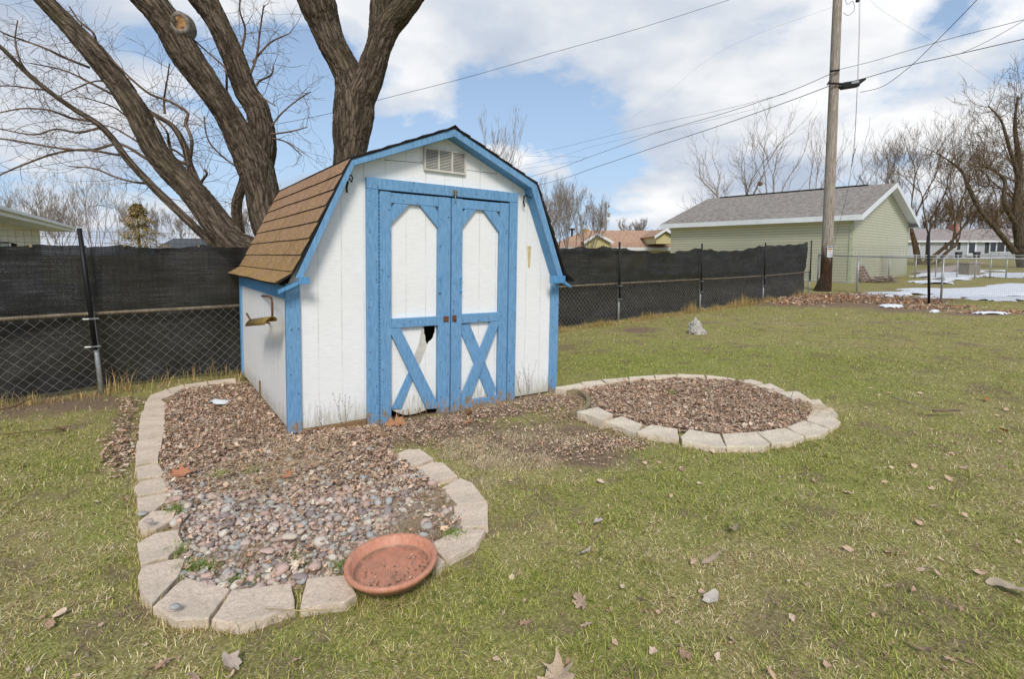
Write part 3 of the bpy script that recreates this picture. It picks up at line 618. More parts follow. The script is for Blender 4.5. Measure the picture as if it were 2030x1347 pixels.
# shingle courses
def course_profile(side_):
    s = []
    if side_ == 0: pr = [(-.125, 1.262), (.012, 1.36), Lr[1], Lr[2]]
    else: pr = [(3.045, 1.262), (2.925, 1.35), Lr[3], Lr[2]]
    return [Vector((p[0], p[1]+(.012 if i > 1 else 0))) for i, p in enumerate(pr)]
for s in (0, 1):
    pr = course_profile(s); mb = MB(); tb = MB(); y0, y1 = -OF-.035, DP+.12
    nc = [1, 7, 6]
    for k in range(3):
        a, b = pr[k], pr[k+1]; n = Vector((-(b-a).y, (b-a).x)).normalized()*(1 if s == 0 else -1)
        # deck
        tb.add([(a.x, y0+.008, a.y), (b.x, y0+.008, b.y), (b.x, y1-.008, b.y), (a.x, y1-.008, a.y)]+[(a.x-n.x*.010, y0+.008, a.y-n.y*.010), (b.x-n.x*.010, y0+.008, b.y-n.y*.010), (b.x-n.x*.010, y1-.008, b.y-n.y*.010), (a.x-n.x*.010, y1-.008, a.y-n.y*.010)],
               [(0,3,2,1),(4,5,6,7),(0,1,5,4),(2,3,7,6),(1,2,6,5),(0,4,7,3)])
        for c in range(nc[k]):
            p = a.lerp(b, c/nc[k]); q = a.lerp(b, min(1, (c+1.12)/nc[k])); ny = 36; vs = []
            sag = lambda y, c=c: mnoise.noise(Vector((y*1.3, c*3.1+k*7, s*5)))*.008
            cuts = sorted([random.uniform(y0+.3, y1-.3) for _ in range(2)])
            ysl = [y0+(y1-y0)*i/ny+ (random.uniform(-.004, .004) if i in (0, ny) else 0) for i in range(ny+1)]
            for y in ysl:
                g = sag(y); pp = p-(b-a).normalized()*g
                vs += [(q.x+n.x*.002, y, q.y+n.y*.002), (pp.x+n.x*.015, y, pp.y+n.y*.015), (pp.x+n.x*.0015, y, pp.y+n.y*.0015)]
            fs = []; 
            for i in range(ny):
                o_ = i*3; fs += [(o_, o_+3, o_+4, o_+1)]
            mb.add(vs, fs)
            tb.add(vs, [(i*3+1, i*3+4, i*3+5, i*3+2) for i in range(ny)]+[(0, 1, 2), (ny*3, ny*3+2, ny*3+1)])
            # joints
            for yj in [random.uniform(y0+.05, y1-.1) for _ in range(2)]+([y0+.14] if c % 2 else []):
                e = .0022; P1 = Vector((p.x, 0, p.y)); Q1 = Vector((q.x, 0, q.y)); nn = Vector((n.x, 0, n.y))
                Q2 = P1.lerp(Q1, .86)
                tb.add([P1+nn*.0158+Vector((0, yj-e, 0)), P1+nn*.0158+Vector((0, yj+e, 0)), Q2+nn*.0052+Vector((0, yj+e, 0)), Q2+nn*.0052+Vector((0, yj-e, 0))], [(0, 1, 2, 3)])
    o = mb.build('roof', M['shingle'], shed)
    t2 = tb.build('shingle_edge', M['tar'], o)
# ridge cap
mb = MB(); r0 = Lr[2]
for k in range(12):
    ya = -OF-.04+k*(DP+.29)/12; yb = ya+(DP+.29)/12+.03; h0 = .034 if k % 1 == 0 else .03
    mb.add([(r0[0]-.11, ya, r0[1]-.035), (r0[0], ya, r0[1]+h0), (r0[0]+.11, ya, r0[1]-.045), (r0[0]-.11, yb, r0[1]-.04), (r0[0], yb, r0[1]+h0-.006), (r0[0]+.11, yb, r0[1]-.05)], [(0,1,4,3),(1,2,5,4)])
cap = mb.build('ridge_cap', M['tar'], shed)
so = cap.modifiers.new('s', 'SOLIDIFY'); so.thickness = .006
# hooks under the eaves, hanging bracket on the side wall, tape strip
mb = MB()
def l3(px, py, off): u, z = FL(px, py, off); return (u, -off, z)
mb.tube([l3(690, 360, .05), l3(688, 366, .06), l3(687, 374, .06), l3(688, 382, .06)], .009, 6)
mb.tube([l3(691, 350, .02), l3(696, 347, .06), l3(699, 352, .09), l3(697, 361, .1), l3(694, 358, .1), l3(693, 353, .1)], .006, 6)
tag(mb.build('hanging_hook', M['iron'], None), 'black iron hook under the left eave of the shed front', 'hook', 'iron hooks on the shed front'); hk1 = bpy.context.scene.objects[-1]
mb = MB()
mb.tube([l3(1040, 410, .04), l3(1037.5, 400, .06), l3(1039, 390, .06), l3(1044, 386.5, .06)], .008, 6)
mb.tube([l3(1042, 387, .05), l3(1050, 391, .08), l3(1056, 394, .1), l3(1059, 391, .11), l3(1058, 386, .11), l3(1055, 385, .1)], .006, 6)
hk2 = mb.build('hanging_hook', M['iron'], None); tag(hk2, 'black iron hook under the right eave of the shed front', 'hook', 'iron hooks on the shed front')
for o in C.objects:
    if o.name.startswith('hanging_hook'): o.matrix_world = MS
mb = MB(); p, q = FL(1045.5, 488, .002), FL(1052, 531, .002); mb.prism([(p[0], p[1]), (q[0], p[1]), (q[0]-.012, q[1]), (p[0]+.014, q[1])], -.004, -.001, 'y'); mb.build('tape_strip', M['tape'], shed)
br = empty('side_bracket'); br.matrix_world = MS; tag(br, 'rusty bent rod bracket with curved olive plate on the shed side wall', 'bracket')
def s3(px, py, off): y, z = SL(px, py, off); return Vector((-off, y, z))
mb = MB(); mb.tube([s3(519, 587, .0), s3(533, 588, .10), s3(538, 592, .12), s3(539.5, 600, .12), s3(540, 630, .12)], .009, 7); mb.build('rod', M['rust'], br, sm=True)
mb = MB(); a, b = s3(501, 634, .14), s3(541, 629, .12); n = 8; prof = [(-.03, -.035), (-.034, -.015), (-.02, .0), (.0, .008), (.03, .0), (.055, -.025), (.07, -.06)]
vs = []
for e in (a, b):
    for (dx, dz) in prof: vs.append(e+Vector((-dx, 0, dz)))
k = len(prof); mb.add(vs, [(i, i+1, k+i+1, k+i) for i in range(k-1)]); o = mb.build('curved_plate', M['brass'], br, sm=True); o.modifiers.new('s', 'SOLIDIFY').thickness = .006
mb = MB(); mb.tube([s3(489, 622, .16), s3(494, 631, .15), s3(499, 637, .14), s3(505, 638, .13), s3(530, 640, .05), s3(534, 641, .0)], .009, 7); mb.build('hook_rod', M['rust'], br, sm=True)
# rotten wood splinters at the side wall foot
mb = MB(); p = SL(516, 775, .004); mb.box(-.012, -.002, p[0]-.03, p[0]+.03, -.02, .16); mb.build('rotten_strip', M['pine'], shed)
pl = G(750, 862); mb = MB(); mb.box(-.13, .13, -.035, .035, 0, .03); o = mb.build('wood_scrap', M['pine'], None, bevel=.003, loc=(pl.x, pl.y, .0)); o.rotation_euler = (rad(6), 0, rad(-55)); tag(o, 'short plank of bare wood lying below the left door frame', 'plank')
# ================================================================ back fence
a = G(165, 624, .86); d41 = Vector((math.sin(math.atan2(1188, 1035)), math.cos(math.atan2(1188, 1035)), 0)); nrm = Vector((d41.y, -d41.x, 0))   # nrm points to the camera side
def fs(px):
    """distance along the fence where image column px meets it"""
    k = (px-CX)/F*1.0; return (k*a.y-a.x)/(d41.x-k*d41.y)
def fp(s, z, off=0.): return Vector((a.x, a.y, 0))+d41*s+nrm*off+Vector((0, 0, z+float(gz(0, a.y+d41.y*s))))
S0, S1 = -3.2, fs(1602)
posts = [0.07, 3.1, 6.2, fs(1224), fs(1386), fs(1511), S1-.02]
zrail = lambda s: .86-.05*max(0, s-9)/11
zc_ = lambda s: float(np.interp(s, [-3.2, 0, 9, 12.8, 16.6, 20.5], [1.60, 1.62, 1.69, 1.70, 1.80, 1.90]))
zp_ = lambda s: float(np.interp(s, [-3.2, 0, 9, 12.8, 16.6, 20.5], [1.77, 1.775, 1.78, 1.80, 1.87, 1.95]))
fence = empty('fence', (a.x, a.y, 0)); tag(fence, 'chain link fence with black shade cloth running behind the shed', 'fence')
off0 = Vector((a.x, a.y, 0))
def fin(mb, name, mat, sm=False, par=fence):
    mb.v = [tuple(Vector(v)-off0) for v in mb.v]; return mb.build(name, mat, par, sm=sm)
mb = MB(); mb.tube([fp(s, zrail(s)+random.uniform(-.004, .004)) for s in np.arange(S0, S1, .6)]+[fp(S1, zrail(S1))], .021, 10); fin(mb, 'top_rail', M['rail'], True)
mb = MB()
for s in np.arange(S0, S1, .23):
    s += random.uniform(-.05, .05); c = fp(s, zrail(s)); mb.tube([c+Vector((0, 0, .024))+nrm*.005, c+nrm*.026, c-Vector((0, 0, .03))+nrm*.012+d41*.02], .0028, 4)
fin(mb, 'tie_wires', M['wire'])
for i, s in enumerate(posts):
    mb = MB(); lean = .05 if i == 0 else 0.0
    mb.tube([fp(s+lean, -.3, .045), fp(s, zrail(s)+.03, .045)], .024, 12); fin(mb, 'post', M['galv'], True)
    mb = MB(); zt = zp_(s); mb.tube([fp(s-.02+lean*.6, .48, .085), fp(s-.055, zt, .085)], .022, 8); fin(mb, 'extension_post', M['blackm'], True)
    for zz_ in (.52, zrail(s)-.04):
        mb = MB(); mb.tube([fp(s-.08, zz_, .10), fp(s-.03, zz_, .118), fp(s+.05, zz_, .09)], .006, 5); mb.tube([fp(s-.08, zz_-.012, .11), fp(s+.06, zz_-.006, .1)], .004, 5); fin(mb, 'clamp', M['galv'])
# chain mesh: diagonal bent wires
sg = []; pit = .112; hh = lambda s: zrail(s)-.02
nb = 11
for k in range(int((S1-S0)/pit)+14):
    for dr_ in (1, -1):
        s = S0-1.0+k*pit if dr_ == 1 else S0+k*pit; z = .02 ; pv = None
        base = s
        steps = 20; dz = .84/steps
        for q in range(steps+1):
            zz_ = .01+q*dz; ss = base+dr_*q*dz*1.02; zg = (1 if q % 2 else -1)
            w_ = .004*zg*dr_ + mnoise.noise(Vector((ss*.8, zz_*2, 3)))*.012
            if ss < S0 or ss > S1: pv = None; continue
            p = fp(ss, zz_*hh(ss)/.86+.01, .012+w_)
            if pv is not None: sg.append((*(pv-off0), *(p-off0), .0021, .0021))
            pv = p
V, Fq = segtubes(sg, 3); npmesh('chain_mesh', V, Fq, M['wire'], fence)
# cloth panels between the posts
bounds = [S0, posts[0], posts[1], posts[2], posts[3], posts[4], posts[5], S1-.12]
gro = MB()
for i in range(len(bounds)-1):
    s0, s1 = bounds[i], bounds[i+1]; nx_ = max(20, int((s1-s0)/.04)); nz_ = 44
    S = np.linspace(s0, s1, nx_+1); U = np.linspace(0, 1, nz_+1); SS, UU = np.meshgrid(S, U, indexing='ij')
    ztop = np.array([zc_(s) for s in S]); pg = .76; ph = (S-S0) % pg/pg
    right = i >= 4
    scal = .035*(1-np.abs(2*((S-S0+ .2) % pg/pg)-1)**1.0)
    dip = -.045*np.sin(((S-S0+.2) % pg/pg)*math.pi)**.8 + (fbm(S*2.5, i*3.1, 0, 3, 5)-.5)*.05 + (fbm(S*14, i*3.1, 0, 2, 6)-.5)*.022
    if right: dip = dip - .11*np.sin((S-s0)/(s1-s0)*math.pi)*(1 if i < 6 else .2)
    ztop = ztop+dip
    Z = .04+UU*(ztop[:, None]-.04)
    up = np.clip((Z-.86)/.15, -1, 1)
    W = -.05+.03*up + (fbm(SS*1.1, Z*1.6, 0, 3, 21)-.5)*.16 + (fbm(SS*5, Z*2.0, 0, 3, 22)-.5)*.06 + (fbm(SS*1.5, Z*14, 0, 3, 29)-.5)*.03 - .02
    edge = np.clip((UU-.94)/.06, 0, 1); W = W+edge*(fbm(SS*9, 0, 0, 2, 23)-.5)[:, :]*.08
    W = np.minimum(W, .0+.02*up)
    X = a.x+d41.x*SS+nrm.x*W-off0.x; Y = a.y+d41.y*SS+nrm.y*W-off0.y; Zg = Z+gz(0, a.y+d41.y*SS)
    if i == len(bounds)-2: X = X+d41.x*.05*np.sin(UU*9)*(SS-s0)/(s1-s0); 
    ix = np.arange((nx_+1)*(nz_+1)).reshape(nx_+1, nz_+1)
    Fq = np.stack([ix[:-1, :-1], ix[1:, :-1], ix[1:, 1:], ix[:-1, 1:]], -1).reshape(-1, 4)
    o = npmesh('shade_cloth', np.stack([X, Y, Zg], -1).reshape(-1, 3), Fq, M['cloth'], fence, sm=True)
    for sg_ in np.arange(math.ceil((s0-S0+.2)/pg)*pg+S0-.2, s1, pg):
        if sg_ < s0+.05: continue
        j = int((sg_-s0)/(s1-s0)*nx_); c = Vector((X[j, -2], Y[j, -2], Zg[j, -1]-.012))+off0+nrm*.012
        gro.tube([c, c+nrm*.006], .014, 10); gro.tube([c+nrm*.007, c+nrm*.009], .006, 6)
fin(gro, 'grommets', simple('brass_grommet', (.55, .45, .22), rough=.35, metal=.8, bump=0))
# welded square grid over the upper half
def gridmesh(name, p0, p1, zlo, zhi, off, cell, r, mat, par, skip=0.02):
    sg = []; L_ = (p1-p0).length; d = (p1-p0).normalized(); nn = Vector((d.y, -d.x, 0)); n = int(L_/cell)
    def pt(s, u):
        q = p0+d*s; z0, z1 = zlo(s), zhi(s); g = float(gz(q.x, q.y)); return q+nn*(off+mnoise.noise(Vector((s*.9, u*2, 5)))*.012)+Vector((0, 0, g+z0+(z1-z0)*u))
    rows = int((zhi(0)-zlo(0))/cell)
    for k in range(n+1):
        s = k*cell
        for q in range(6): sg.append((*(pt(s, q/6)-off0), *(pt(s, (q+1)/6)-off0), r, r))
    for q in range(rows+1):
        u = q/rows
        for k in range(0, n, 4): sg.append((*(pt(k*cell, u)-off0), *(pt(min(n, k+4)*cell, u)-off0), r, r))
    V, Fq = segtubes(sg, 3); return npmesh(name, V, Fq, mat, par)
q0, q1 = fp(S0, 0), fp(S1, 0); q0.z = q1.z = 0
gridmesh('plastic_grid', q0, q1, lambda s: .60, lambda s: zp_(s+S0)-.03, .055, .058, .0013, M['blackm'], fence)
# black plastic grid fence continuing to the right, with its own post
bp = GG(1843, 602); e0 = fp(S1, 0); e0.z = 0; e1 = Vector((bp.x, bp.y, 0)); e2 = Vector((17.6, 15.9, 0))
gf = empty('plastic_mesh_fence', off0); tag(gf, 'thin black plastic grid fence with one black post at the right edge of the lawn', 'fence')
L1 = (e1-e0).length
gridmesh('grid_mesh', e0, e1, lambda s: .02, lambda s: 1.93-.1*s/L1-.12*math.sin(s/L1*math.pi), 0, .062, .0014, M['blackm'], gf)
gridmesh('grid_mesh', e1, e2, lambda s: .02, lambda s: 1.80-.1*s/5, 0, .062, .0014, M['blackm'], gf)
mb = MB(); mb.tube([Vector((bp.x, bp.y, bp.z-.3)), D(1841, 461, bp.y)], .036, 8); fin(mb, 'post', M['blackm'], True, gf)
# galvanised chain link fences to the right
def clf(name, label, pts, hgt, posts_, cell=.075, rw=.0022, rail=.022, pr=.03):
    f = empty(name, off0); tag(f, label, 'fence'); mb = MB(); rl = [Vector((p.x, p.y, float(gz(p.x, p.y))+hgt)) for p in pts]; mb.tube(rl, rail, 8); fin(mb, 'top_rail', M['galv'], True, f)
    for p in posts_:
        mb = MB(); g = float(gz(p.x, p.y)); mb.tube([Vector((p.x, p.y, g-.2)), Vector((p.x, p.y, g+hgt+.05))], pr, 8); fin(mb, 'post', M['galv'], True, f)
    sg = []
    for A_, B_ in zip(pts[:-1], pts[1:]):
        L_ = (B_-A_).length; d = (B_-A_).normalized()
        for k in range(int((L_+hgt)/cell)):
            for q in (1, -1):
                s0 = k*cell-(hgt if q == 1 else 0); s1 = s0+q*hgt
                if q == -1: s0, s1 = k*cell, k*cell-hgt
                t0, t1 = 0., 1.
                lo, hi = (s0, s1) if s1 > s0 else (s1, s0)
                if hi <= 0 or lo >= L_: continue
                def clipt(v): return (v-s0)/(s1-s0)
                ts = sorted((clipt(0), clipt(L_))); t0 = max(0, ts[0]); t1 = min(1, ts[1])
                if t1 <= t0: continue
                def P_(t):
                    s = s0+(s1-s0)*t; v = A_+d*s; return Vector((v.x, v.y, float(gz(v.x, v.y))+hgt*t))
                sg.append((*(P_(t0)-off0), *(P_(t1)-off0), rw, rw))
    V, Fq = segtubes(sg, 3); npmesh('chain_mesh', V, Fq, M['wire'], f); return f
c0 = D(1619, 590, 20.9); c1 = D(1698, 590, 19.3); c2 = D(1865, 597, 16.9); c3 = D(2040, 590, 16.6); c4 = D(2200, 590, 16.4)
for v in (c0, c1, c2, c3, c4): v.z = 0
clf('chain_link_fence', 'silver chain link fence in front of the green garage', [c0, c1, c2, c3, c4], 1.36, [c0, c1, c2, c3])
h0, h1 = D(1700, 560, 27), D(2100, 555, 27.5)
for v in (h0, h1): v.z = 0
clf('chain_link_fence', 'farther silver chain link fence between the garage and the snowy yard', [h0, h1], 1.2, [h0.lerp(h1, t) for t in (.15, .28, .38, .485, .575, .65, .73, .86)], .12, .003)
# ================================================================ garage
M['gsid'] = None
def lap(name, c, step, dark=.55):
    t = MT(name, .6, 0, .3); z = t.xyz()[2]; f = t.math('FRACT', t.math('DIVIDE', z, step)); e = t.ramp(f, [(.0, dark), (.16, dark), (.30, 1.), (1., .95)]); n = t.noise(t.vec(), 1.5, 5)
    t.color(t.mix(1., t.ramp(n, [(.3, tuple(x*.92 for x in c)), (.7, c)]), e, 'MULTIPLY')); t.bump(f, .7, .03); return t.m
def roofmat(name, c1, c2, c3, sx=(1, 1, 1)):
    t = MT(name, .95, 0, .1); n = t.noise(t.vec((1, 1, 5)), 4.5, 3, .8); m = t.noise(t.vec(), 60, 3, .7); c = t.ramp(n, [(.43, tuple(x*.8 for x in c1)), (.5, c2), (.57, c3)])
    c = t.mix(.4, c, t.ramp(m, [(.3, c1), (.7, c3)])); t.color(c); t.bump(m, .5, .01); return t.m
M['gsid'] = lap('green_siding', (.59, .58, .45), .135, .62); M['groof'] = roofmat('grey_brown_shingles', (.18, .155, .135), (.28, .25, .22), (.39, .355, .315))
M['white'] = simple('white_trim', (.76, .78, .80), (.68, .70, .73), 3, .5, bump=0); M['gcorner'] = simple('green_corner', (.50, .53, .37), rough=.6, bump=0)
def gable_house(name, label, corner, dirL, Llen, dirW, Wlen, base, wall_h, rise, over, wmat, rmat, fascia=.2, extra=None, cat='house'):
    """corner: near corner; local x along dirL, local y along dirW; gables at both x ends"""
    dL = Vector(dirL).normalized(); ang = math.atan2(dL.y, dL.x); dW = Vector((-dL.y, dL.x, 0)); flip = 1 if dW.dot(Vector(dirW)) > 0 else -1
    h = empty(name, (corner[0], corner[1], base), (0, 0, ang)); tag(h, label, cat); W = Wlen*flip
    mb = MB(); mb.add([(0,0,-.3),(Llen,0,-.3),(Llen,W,-.3),(0,W,-.3),(0,0,wall_h),(Llen,0,wall_h),(Llen,W,wall_h),(0,W,wall_h),(0,W/2,wall_h+rise),(Llen,W/2,wall_h+rise)],
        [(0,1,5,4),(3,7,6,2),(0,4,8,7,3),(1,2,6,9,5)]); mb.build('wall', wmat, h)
    sl_ = rise/(abs(W)/2); mb = MB(); oz = over*sl_; th = .06; f_ = flip
    for sd_ in (0, 1):
        e = -over*f_ if sd_ == 0 else W+over*f_; zr = wall_h+rise+.03; ze = wall_h-oz+.03
        mb.quad((-over, e, ze), (Llen+over, e, ze), (Llen+over, W/2, zr), (-over, W/2, zr)) 
        mb.quad((-over, e, ze+th), (Llen+over, e, ze+th), (Llen+over, W/2, zr+th), (-over, W/2, zr+th))
    mb.build('roof', rmat, h)
    mb = MB()
    for sd_ in (0, 1):
        e = -over*f_ if sd_ == 0 else W+over*f_; z1 = wall_h-oz+.10; s_ = .03*f_*(1 if sd_ else -1)
        y0, y1 = sorted((e, e+s_)); mb.box(-over-.02, Llen+over+.02, y0, y1, z1-fascia, z1)
        # flat soffit
        yy = sorted((e, 0 if sd_ == 0 else W)); mb.box(-over, Llen+over, yy[0]+.002, yy[1]-.002, z1-fascia+.02, z1-fascia+.03)
        for xx in (-over, Llen+over):
            x0, x1 = (xx-.03, xx) if xx < 0 else (xx, xx+.03); zr = wall_h+rise+.10
            mb.add([(x0, e, z1-fascia), (x1, e, z1-fascia), (x1, W/2, zr-fascia), (x0, W/2, zr-fascia), (x0, e, z1), (x1, e, z1), (x1, W/2, zr), (x0, W/2, zr)], [(0,1,2,3),(4,7,6,5),(0,4,5,1),(3,2,6,7),(0,3,7,4),(1,5,6,2)])
            xi = 0 if xx < 0 else Llen; a_, b_ = sorted((xx, xi)); zq = .075
            mb.add([(a_, e, z1-zq), (b_, e, z1-zq), (b_, W/2, zr-zq), (a_, W/2, zr-zq)], [(0, 1, 2, 3)])
    mb.build('fascia', M['white'], h)
    return h, W
gc = (15.56, 24.0)
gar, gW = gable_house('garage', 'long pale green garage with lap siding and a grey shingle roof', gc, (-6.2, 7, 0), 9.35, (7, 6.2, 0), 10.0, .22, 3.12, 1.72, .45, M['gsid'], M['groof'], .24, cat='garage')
mb = MB(); s_ = 1 if gW > 0 else -1
for x, y in ((-.02, -.02*s_), (-.02, gW+.0*s_)):
    mb.box(x, x+.14, min(y, y-.012*s_), max(y, y-.012*s_), -.2, 3.1); mb.box(x-.012, x, min(y, y+.14*s_), max(y, y+.14*s_), -.2, 3.1)
mb.build('corner_trim', M['gcorner'], gar)
mb = MB(); mb.box(.8, 8.9, gW/2-.14, gW/2+.14, 4.93, 4.97); mb.build('ridge_vent', M['tar'], gar)
mb = MB(); mb.box(-.03, 9.36, -.03*s_ if s_ > 0 else 0.001, .0 if s_ > 0 else .03, -.3, .05); mb.build('foundation', simple('concrete', (.42, .38, .35), rough=.9), gar)
# pallet leaning on the gable
pa = D(1722, 565, 24.6); M['palw'] = simple('weathered_pallet', (.34, .25, .21), (.2, .14, .11), 8, .9, sc3=(1, 1, 6))
pal = empty('pallet', (pa.x, pa.y, float(gz(pa.x, pa.y))), (rad(-28), 0, rad(38))); tag(pal, 'weathered wooden pallet leaning beside the green garage', 'pallet')
for k in range(7): mb = MB(); mb.box(-.5, .5, -.02, 0, .04+k*.15, .13+k*.15); mb.build('slat', M['palw'], pal)
for x in (-.5, -.03, .44): mb = MB(); mb.box(x, x+.05, .001, .09, 0, 1.15); mb.build('stringer', M['palw'], pal)
mb = MB()
for k in range(26):
    p = D(random.uniform(1735, 1765), 565, 24.5+random.uniform(-.3, .5)); g = float(gz(p.x, p.y)); an = random.uniform(0, 3.1); l = random.uniform(.3, .7); z = g+random.uniform(.02, .25)
    mb.tube([(p.x-math.cos(an)*l, p.y-math.sin(an)*l*.4, z), (p.x+math.cos(an)*l, p.y+math.sin(an)*l*.4, z+random.uniform(-.05, .1))], .025, 5)
tag(mb.build('wood_pile', M['palw']), 'low heap of old boards and sticks by the pallet', 'wood pile', kind='stuff')
# ================================================================ far ranch house
M['rsid'] = lap('grey_siding', (.52, .54, .58), .2, .8); M['rroof'] = roofmat('taupe_shingles', (.25, .21, .20), (.33, .285, .27), (.40, .35, .33)); M['glass'] = simple('window_glass', (.03, .04, .05), (.01, .012, .015), 1, .08, bump=0, spec=.8); M['shut'] = simple('dark_shutter', (.06, .065, .07), bump=0)
hy = 75.; hb = 1.05
rc = D(1800, 511, hy); rd_ = D(2130, 511, hy)
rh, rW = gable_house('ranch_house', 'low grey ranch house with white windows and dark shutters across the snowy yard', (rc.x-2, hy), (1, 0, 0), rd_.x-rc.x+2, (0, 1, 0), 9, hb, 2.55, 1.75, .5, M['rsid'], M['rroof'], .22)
def hx(px): return (px-CX)/F*hy-(rc.x-2)
def hz(py): return D(1800, py, hy).z-hb
def hwin(x0, x1, y0, y1, mull=()):
    wn = link('window', None, None, rh); f = MB(); X0, X1, Z0, Z1 = hx(x0), hx(x1), hz(y1), hz(y0); t = .12
    f.box(X0, X1, -.08, -.002, Z0, Z0+t); f.box(X0, X1, -.08, -.002, Z1-t, Z1); f.box(X0, X0+t, -.08, -.002, Z0+t, Z1-t); f.box(X1-t, X1, -.08, -.002, Z0+t, Z1-t)
    for m in mull: f.box(hx(m)-.07, hx(m)+.07, -.075, -.002, Z0+t, Z1-t)
    f.build('frame', M['white'], wn); g = MB(); g.box(X0+t, X1-t, -.03, -.002, Z0+t, Z1-t); g.build('pane', M['glass'], wn)
hwin(1875, 1892, 478, 494); hwin(1956, 2015, 478, 501, (1970, 1987, 2002)); hwin(1809, 1818, 479, 500)
for x0, x1, y0, y1 in ((1868, 1874, 478, 495), (1892.5, 1899, 478, 495), (1948, 1955, 477, 502), (2015.5, 2022, 477, 502)): mb = MB(); mb.box(hx(x0), hx(x1), -.06, -.002, hz(y1), hz(y0)); mb.build('shutter', M['shut'], rh)
dd = link('door', None, None, rh); mb = MB(); mb.box(hx(1912), hx(1931), -.09, -.002, hz(509), hz(479)); mb.build('door_frame', M['white'], dd); mb = MB(); mb.box(hx(1915.5), hx(1927), -.12, -.091, hz(502), hz(482)); mb.build('door_glass', M['glass'], dd)
mb = MB(); mb.box(hx(1885)+2.6, hx(1885)+3.4, 3.2, 4.2, 3.4, 5.0); mb.build('chimney', simple('brick_red', (.40, .20, .15), rough=.9), rh)
for x in (1900, 1936):
    p = D(x, 508, hy-1.2); mb = MB(); mb.tube([(0, 0, 0), (0, 0, .9)], [.35, .45], 10); o = mb.build('planter', M['shut'], None, loc=(p.x, p.y, 1.0)); tag(o, 'dark planter %s of the ranch house front door' % ('left' if x == 1900 else 'right'), 'planter')
# small far garage wing left of it
# tan box in the snow
p = GG(1921, 547); bx = empty('utility_box', (p.x, p.y, p.z), (0, 0, .2)); tag(bx, 'tan metal box standing in the snow patch', 'utility box')
tb_ = simple('tan_metal', (.30, .26, .21), rough=.7); mb = MB(); mb.box(-.4, .4, -.3, .3, -.1, .66); mb.build('body', tb_, bx, bevel=.03); mb = MB(); mb.box(-.42, .42, -.32, .32, .662, .72); mb.build('lid', tb_, bx, bevel=.02)
# ================================================================ orange roofed yellow house
M['oroof'] = roofmat('orange_shingles', (.34, .20, .135), (.46, .29, .195), (.56, .38, .27)); M['ysid'] = lap('yellow_siding', (.66, .58, .30), .2, .8)
oy = 42.
def ox(px, y=oy): return (px-CX)/F*y
def oz(py, y=oy): return D(1015, py, y).z
yh = empty('yellow_house', (ox(1215), oy, .5)); tag(yh, 'yellow house with a long orange brown roof beyond the fence', 'house')
B0 = Vector((ox(1215), oy, .5))
mb = MB(); X0, X1 = ox(1085), ox(1340)
mb.box(X0-B0.x+.4, X1-B0.x-.4, .3, 8.5, -.5, oz(491)-.5); mb.build('wall', M['ysid'], yh)
rm = MB(); zb, zt = oz(492)-.5, oz(457, oy+4.5)-.5
rm.add([(X0-B0.x, 0, zb), (X1-B0.x, 0, zb), (X1-B0.x-.6, 4.5, zt), (X0-B0.x+3.6, 4.5, zt), (X0-B0.x, 9, zb), (X1-B0.x, 9, zb)], [(0,1,2,3),(5,4,3,2),(0,3,4),(1,5,2),(0,4,5,1)]); rm.build('roof', M['oroof'], yh)
mb = MB(); mb.box(X0-B0.x, X1-B0.x, -.04, -.005, zb-.2, zb+.05); mb.build('fascia', M['white'], yh)
def gab(pxa, pya, px0, px1, pyb, y0, label=None):
    ax_, az_ = ox(pxa, y0)-B0.x, oz(pya, y0)-.5; x0_, x1_ = ox(px0, y0)-B0.x, ox(px1, y0)-B0.x; zb_ = oz(pyb, y0)-.5; g = MB(); yy = y0-oy
    g.add([(x0_+.2, yy, zb_-.6), (x1_-.2, yy, zb_-.6), (x1_-.2, yy, zb_), (ax_, yy, az_-.05), (x0_+.2, yy, zb_), (x0_+.2, yy+4, zb_-.6), (x1_-.2, yy+4, zb_-.6), (x1_-.2, yy+4, zb_), (x0_+.2, yy+4, zb_)], [(0,1,2,3,4), (1,6,7,2), (0,4,8,5)]); g.build('gable_wall', M['ysid'], yh)
    r = MB(); yb = yy+4.4
    r.quad((x0_, yy-.25, zb_-.02), (ax_, yy-.25, az_), (ax_, yb, az_), (x0_, yb, zb_-.02), .08); r.quad((ax_, yy-.25, az_), (x1_, yy-.25, zb_-.02), (x1_, yb, zb_-.02), (ax_, yb, az_), .08); r.build('gable_roof', M['oroof'], yh)
    f = MB(); f.add([(x0_, yy-.29, zb_-.22), (ax_, yy-.29, az_-.2), (ax_, yy-.29, az_+.02), (x0_, yy-.29, zb_)], [(0,1,2,3)]); f.add([(x1_, yy-.29, zb_-.22), (ax_, yy-.29, az_-.2), (ax_, yy-.29, az_+.02), (x1_, yy-.29, zb_)], [(0,3,2,1)]); f.build('gable_fascia', M['white'], yh)
gab(1182, 462, 1156, 1214, 479, oy-.5); gab(1316, 453.5, 1294, 1342, 468, oy-2.)
mb = MB(); xx = ox(1175)-B0.x; mb.box(xx-.3, xx+.3, 4.2, 4.8, oz(470)-.5, oz(449)-.5); mb.build('chimney', simple('yellow_brick', (.5, .33, .1), rough=.9), yh)
mb = MB(); xx = ox(1142)-B0.x; mb.tube([(xx, 3.2, zb+.4), (xx, 3.2, oz(452)-.5)], .09, 8); mb.tube([(xx, 3.2, oz(453)-.5), (xx, 3.2, oz(449)-.5)], .25, 8); mb.build('roof_vent', M['blackm'], yh)
